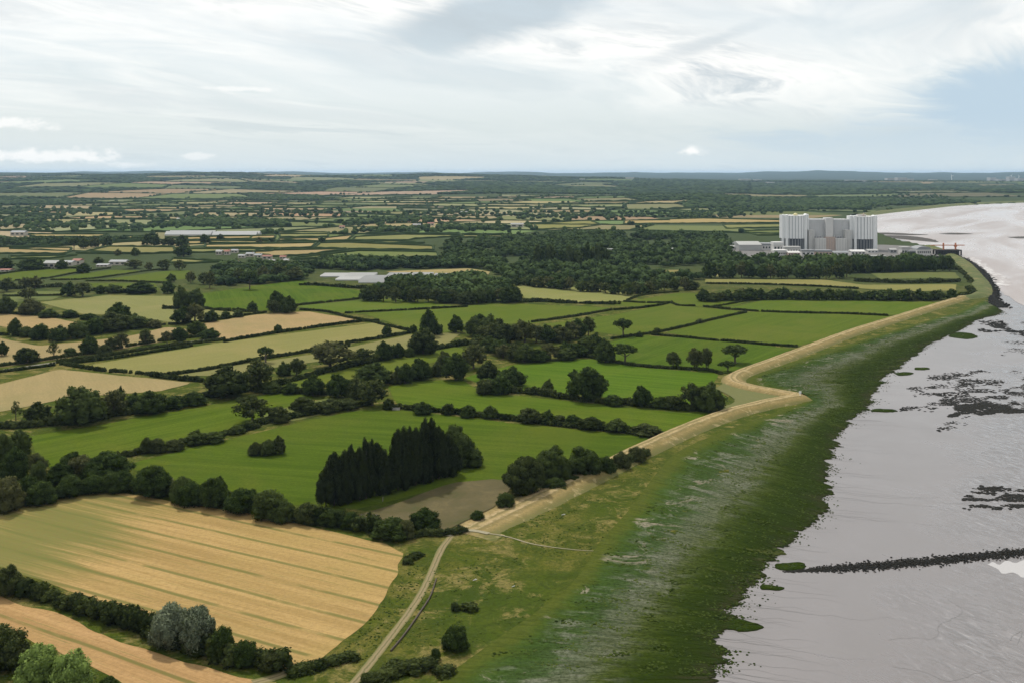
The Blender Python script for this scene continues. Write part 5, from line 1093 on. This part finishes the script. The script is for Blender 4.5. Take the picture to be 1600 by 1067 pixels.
for x, y in resample(PP([(1560, 480), (1548, 466), (1546, 452), (1538, 436), (1524, 420), (1508, 408), (1490, 400)], -.6), .8):
    for _ in range(7): it.append((RT[random.randrange(6)], x + random.gauss(1.5, 2.6), y + random.gauss(0, 2.6), -.8 + random.uniform(-.2, .3), random.uniform(.7, 2.2), random.uniform(.5, 1.5), random.uniform(0, 6), 0))
rocks('shore_rocks', it, 'dark rock armour along the shore bank beyond the marsh', 'rocks')

# ------------------------------------------------------------------ grass tussocks on the marsh and on the rough grass
leaf_mat('tussock', (.014, .026, .003), (.066, .090, .018), (.046, .068, .010), .25)
def tuft_tpl(sd):
    r_ = np.random.default_rng(sd); k = 6; a = np.linspace(0, 6.283, k, endpoint=False) + r_.random(k) * .5
    v = np.vstack([np.c_[np.cos(a) * .5, np.sin(a) * .5, np.full(k, -.15)], np.c_[np.cos(a + .4) * .36, np.sin(a + .4) * .36, .5 + r_.random(k) * .5], [[0, 0, .8]]]) * (1 + (r_.random((2 * k + 1, 1)) - .5) * .3)
    f = [(i, (i + 1) % k, k + i) for i in range(k)] + [((i + 1) % k, k + (i + 1) % k, k + i) for i in range(k)] + [(k + i, k + (i + 1) % k, 2 * k) for i in range(k)]
    n = v * [1, 1, .6] + [0, 0, .35]; n /= np.linalg.norm(n, axis=1)[:, None]; return v, np.array(f), n, np.r_[np.full(k, .2), np.full(k, .6), .7] 
TT = [tuft_tpl(i) for i in range(5)]; r_ = np.random.default_rng(21); it = []
N_ = 30000; si = r_.integers(60, nS - 1, N_); tt_ = r_.random(N_) ** .9; pt = I[si] * (1 - tt_)[:, None] + O[si] * tt_[:, None] + r_.normal(size=(N_, 2)) * .4
ds = np.hypot(*pt.T); den = fbm(Ls[si] * .55, tt_ * 9, 2, 41) * (.72 + .38 * tt_) + (r_.random(N_) - .5) * .22; keep = (den > .52) & (ds < 900 - 200 * r_.random(N_)) & (tt_ > .08)
for (x, y), t, d in zip(pt[keep], tt_[keep], ds[keep]):
    w_ = r_.uniform(.22, .62) * (1 + d / 900); it.append((TT[r_.integers(5)], x, y, .18 - 1.02 * t ** 2.2, w_ * 1.2, w_ * r_.uniform(.18, .36), r_.uniform(0, 6), r_.normal() * .2 - .12 + .5 * math.exp(-((t - .42) / .15) ** 2)))
for q in range(2600):                                   # tufts straggling out on to the mud
    a = r_.integers(60, nS - 1); o_ = r_.exponential(1.6); p_ = O[a] + dv[a] / ln[a] * o_ + r_.normal(size=2) * .3
    if fbm(Ls[a] / 5, 0, 2, 51) < .48: continue
    w_ = r_.uniform(.2, .6); it.append((TT[r_.integers(5)], p_[0], p_[1], -1.0, w_ * 1.3, w_ * .3, r_.uniform(0, 6), r_.normal() * .15 - .25))
stamp('marsh_grass', it, 'tussock', 'short dark grass tussocks all over the salt marsh', 'grass', 'stuff')
it = []
RG = PP([(560, 1090), (600, 1010), (660, 925), (700, 850), (770, 840), (850, 800), (960, 752), (1040, 720), (985, 795), (935, 850), (900, 905), (840, 955), (775, 1000), (680, 1085)]); VG = PP([(470, 1067), (520, 1030), (590, 955), (640, 880), (690, 845), (660, 905), (600, 1000), (560, 1067)])
for poly, n in ((RG, 1.6), (VG, 1.2)):
    for x, y in scatter(poly, n, 77):
        if fbm(x / 9, y / 9, 3, 61) < .52: continue
        w_ = r_.uniform(.2, .6); it.append((TT[r_.integers(5)], x, y, 0, w_ * 1.2, w_ * r_.uniform(.25, .5), r_.uniform(0, 6), r_.normal() * .2))
stamp('rough_grass', it, 'tussock', 'tufts of rough grass beside the farm track and sea bank', 'grass', 'stuff')

# ------------------------------------------------------------------ small things
x, y = P(1250, 624); mk = empty('marker_post', (x, y, 2.0)); box('post', -.12, .12, -.12, .12, -.5, 1.6, 'white_paint', mk); box('marker_board', -.6, .6, -.2, -.13, 1.0, 2.2, 'white_paint', mk); tag(mk, 'small white marker post at the tip of the sea bank bend', 'marker')
for u, v, lab in ((742, 906, 'small pale driftwood piece on rough grass, left one'), (802, 916, 'larger pale driftwood log on the rough grass'), (880, 804, 'pale driftwood piece on the green slope below the bank')):
    x, y = P(u, v); tv, tf = [], []; tube(tv, tf, [(-.9, 0, .12), (-.2, .1, .2), (.5, -.05, .18), (1.1, .12, .3)], [.1, .2, .18, .06]); tube(tv, tf, [(.2, 0, .2), (.5, .3, .4), (.6, .5, .7)], [.1, .07, .03], 5)
    o = solid('driftwood', tv, tf, 'concrete_pale'); o.location = (x, y, 0); o.rotation_euler = (0, 0, u); o.scale = (.7, .6, .6); tag(o, lab, 'driftwood')
for u, v, h, lab in ((270, 778, 7, 'thin pale pole standing in the hedge above the stubble'), (565, 810, 1.6, 'dark stump post at the edge of the bare ground'), (588, 812, 2.0, 'pale wooden post at the edge of the bare ground'), (598, 783, 1.6, 'small pale post under the poplars'), (414, 572, 8, 'pale pole below the flat-topped tree in the upper row')):
    x, y = P(u, v); tv, tf = [], []; tube(tv, tf, [(0, 0, -.2), (0, 0, h * .5), (.05, 0, h)], [.16, .14, .1]); tube(tv, tf, [(-.35, 0, h * .93), (.35, 0, h * .93)], [.05, .05], 4); o = solid('post', tv, tf, 'wood_grey'); o.location = (x, y, 0); tag(o, lab, 'post')
x, y = P(619, 641); gt = empty('field_gate', (x, y, 0))
for k_ in range(5): box('bar', -1.6, 1.6, -.04, .04, .2 + k_ * .26, .27 + k_ * .26, 'concrete', gt)
for xx in (-1.7, 1.7): box('gate_post', xx - .1, xx + .1, -.1, .1, -.2, 1.6, 'wood_grey', gt)
tag(gt, 'small pale field gate at the left end of the bushy hedge', 'gate')
q = resample(PP([(600, 1016), (622, 990), (645, 958), (662, 932), (672, 905)]), 1.0); nn = offset_line(q); c_ = q + nn * 1.7; V = []; F = []
for i, (a, b) in enumerate(zip(c_, nn)):
    for s_, z in ((-.14, 0), (-.14, .45), (.14, .45), (.14, 0)): V.append((a[0] + b[0] * s_, a[1] + b[1] * s_, z + .03 * math.sin(i * 1.7)))
    if i: F += [((i - 1) * 4 + k_, (i - 1) * 4 + k_ + 1, i * 4 + k_ + 1, i * 4 + k_) for k_ in range(3)]
F += [(0, 1, 2, 3), tuple(len(V) - 4 + k_ for k_ in range(4))]
tag(solid('low_wall', V, F, 'bark'), 'low dark concrete wall along the lower part of the dirt track', 'wall')

# ------------------------------------------------------------------ air: one even box of haze
m, g = newmat('haze'); g.out(None, g.n('ShaderNodeVolumePrincipled', {'Color': (.52, .74, 1.0), 'Density': 2.6e-5, 'Anisotropy': .2}))
me = bpy.data.meshes.new('haze'); hx, ht = 46500.0, float(np.max(Z)) + 14
V = [(a * hx, b * hx, z) for z in (-9.0, ht) for a, b in ((-1, -1), (1, -1), (1, 1), (-1, 1))]
me.from_pydata(V, [], [(3, 2, 1, 0), (4, 5, 6, 7), (0, 1, 5, 4), (1, 2, 6, 5), (2, 3, 7, 6), (3, 0, 4, 7)])
hz_o = link('haze', me, mat='haze'); tag(hz_o, 'thin pale haze filling the air to the hills', 'haze', kind='stuff')
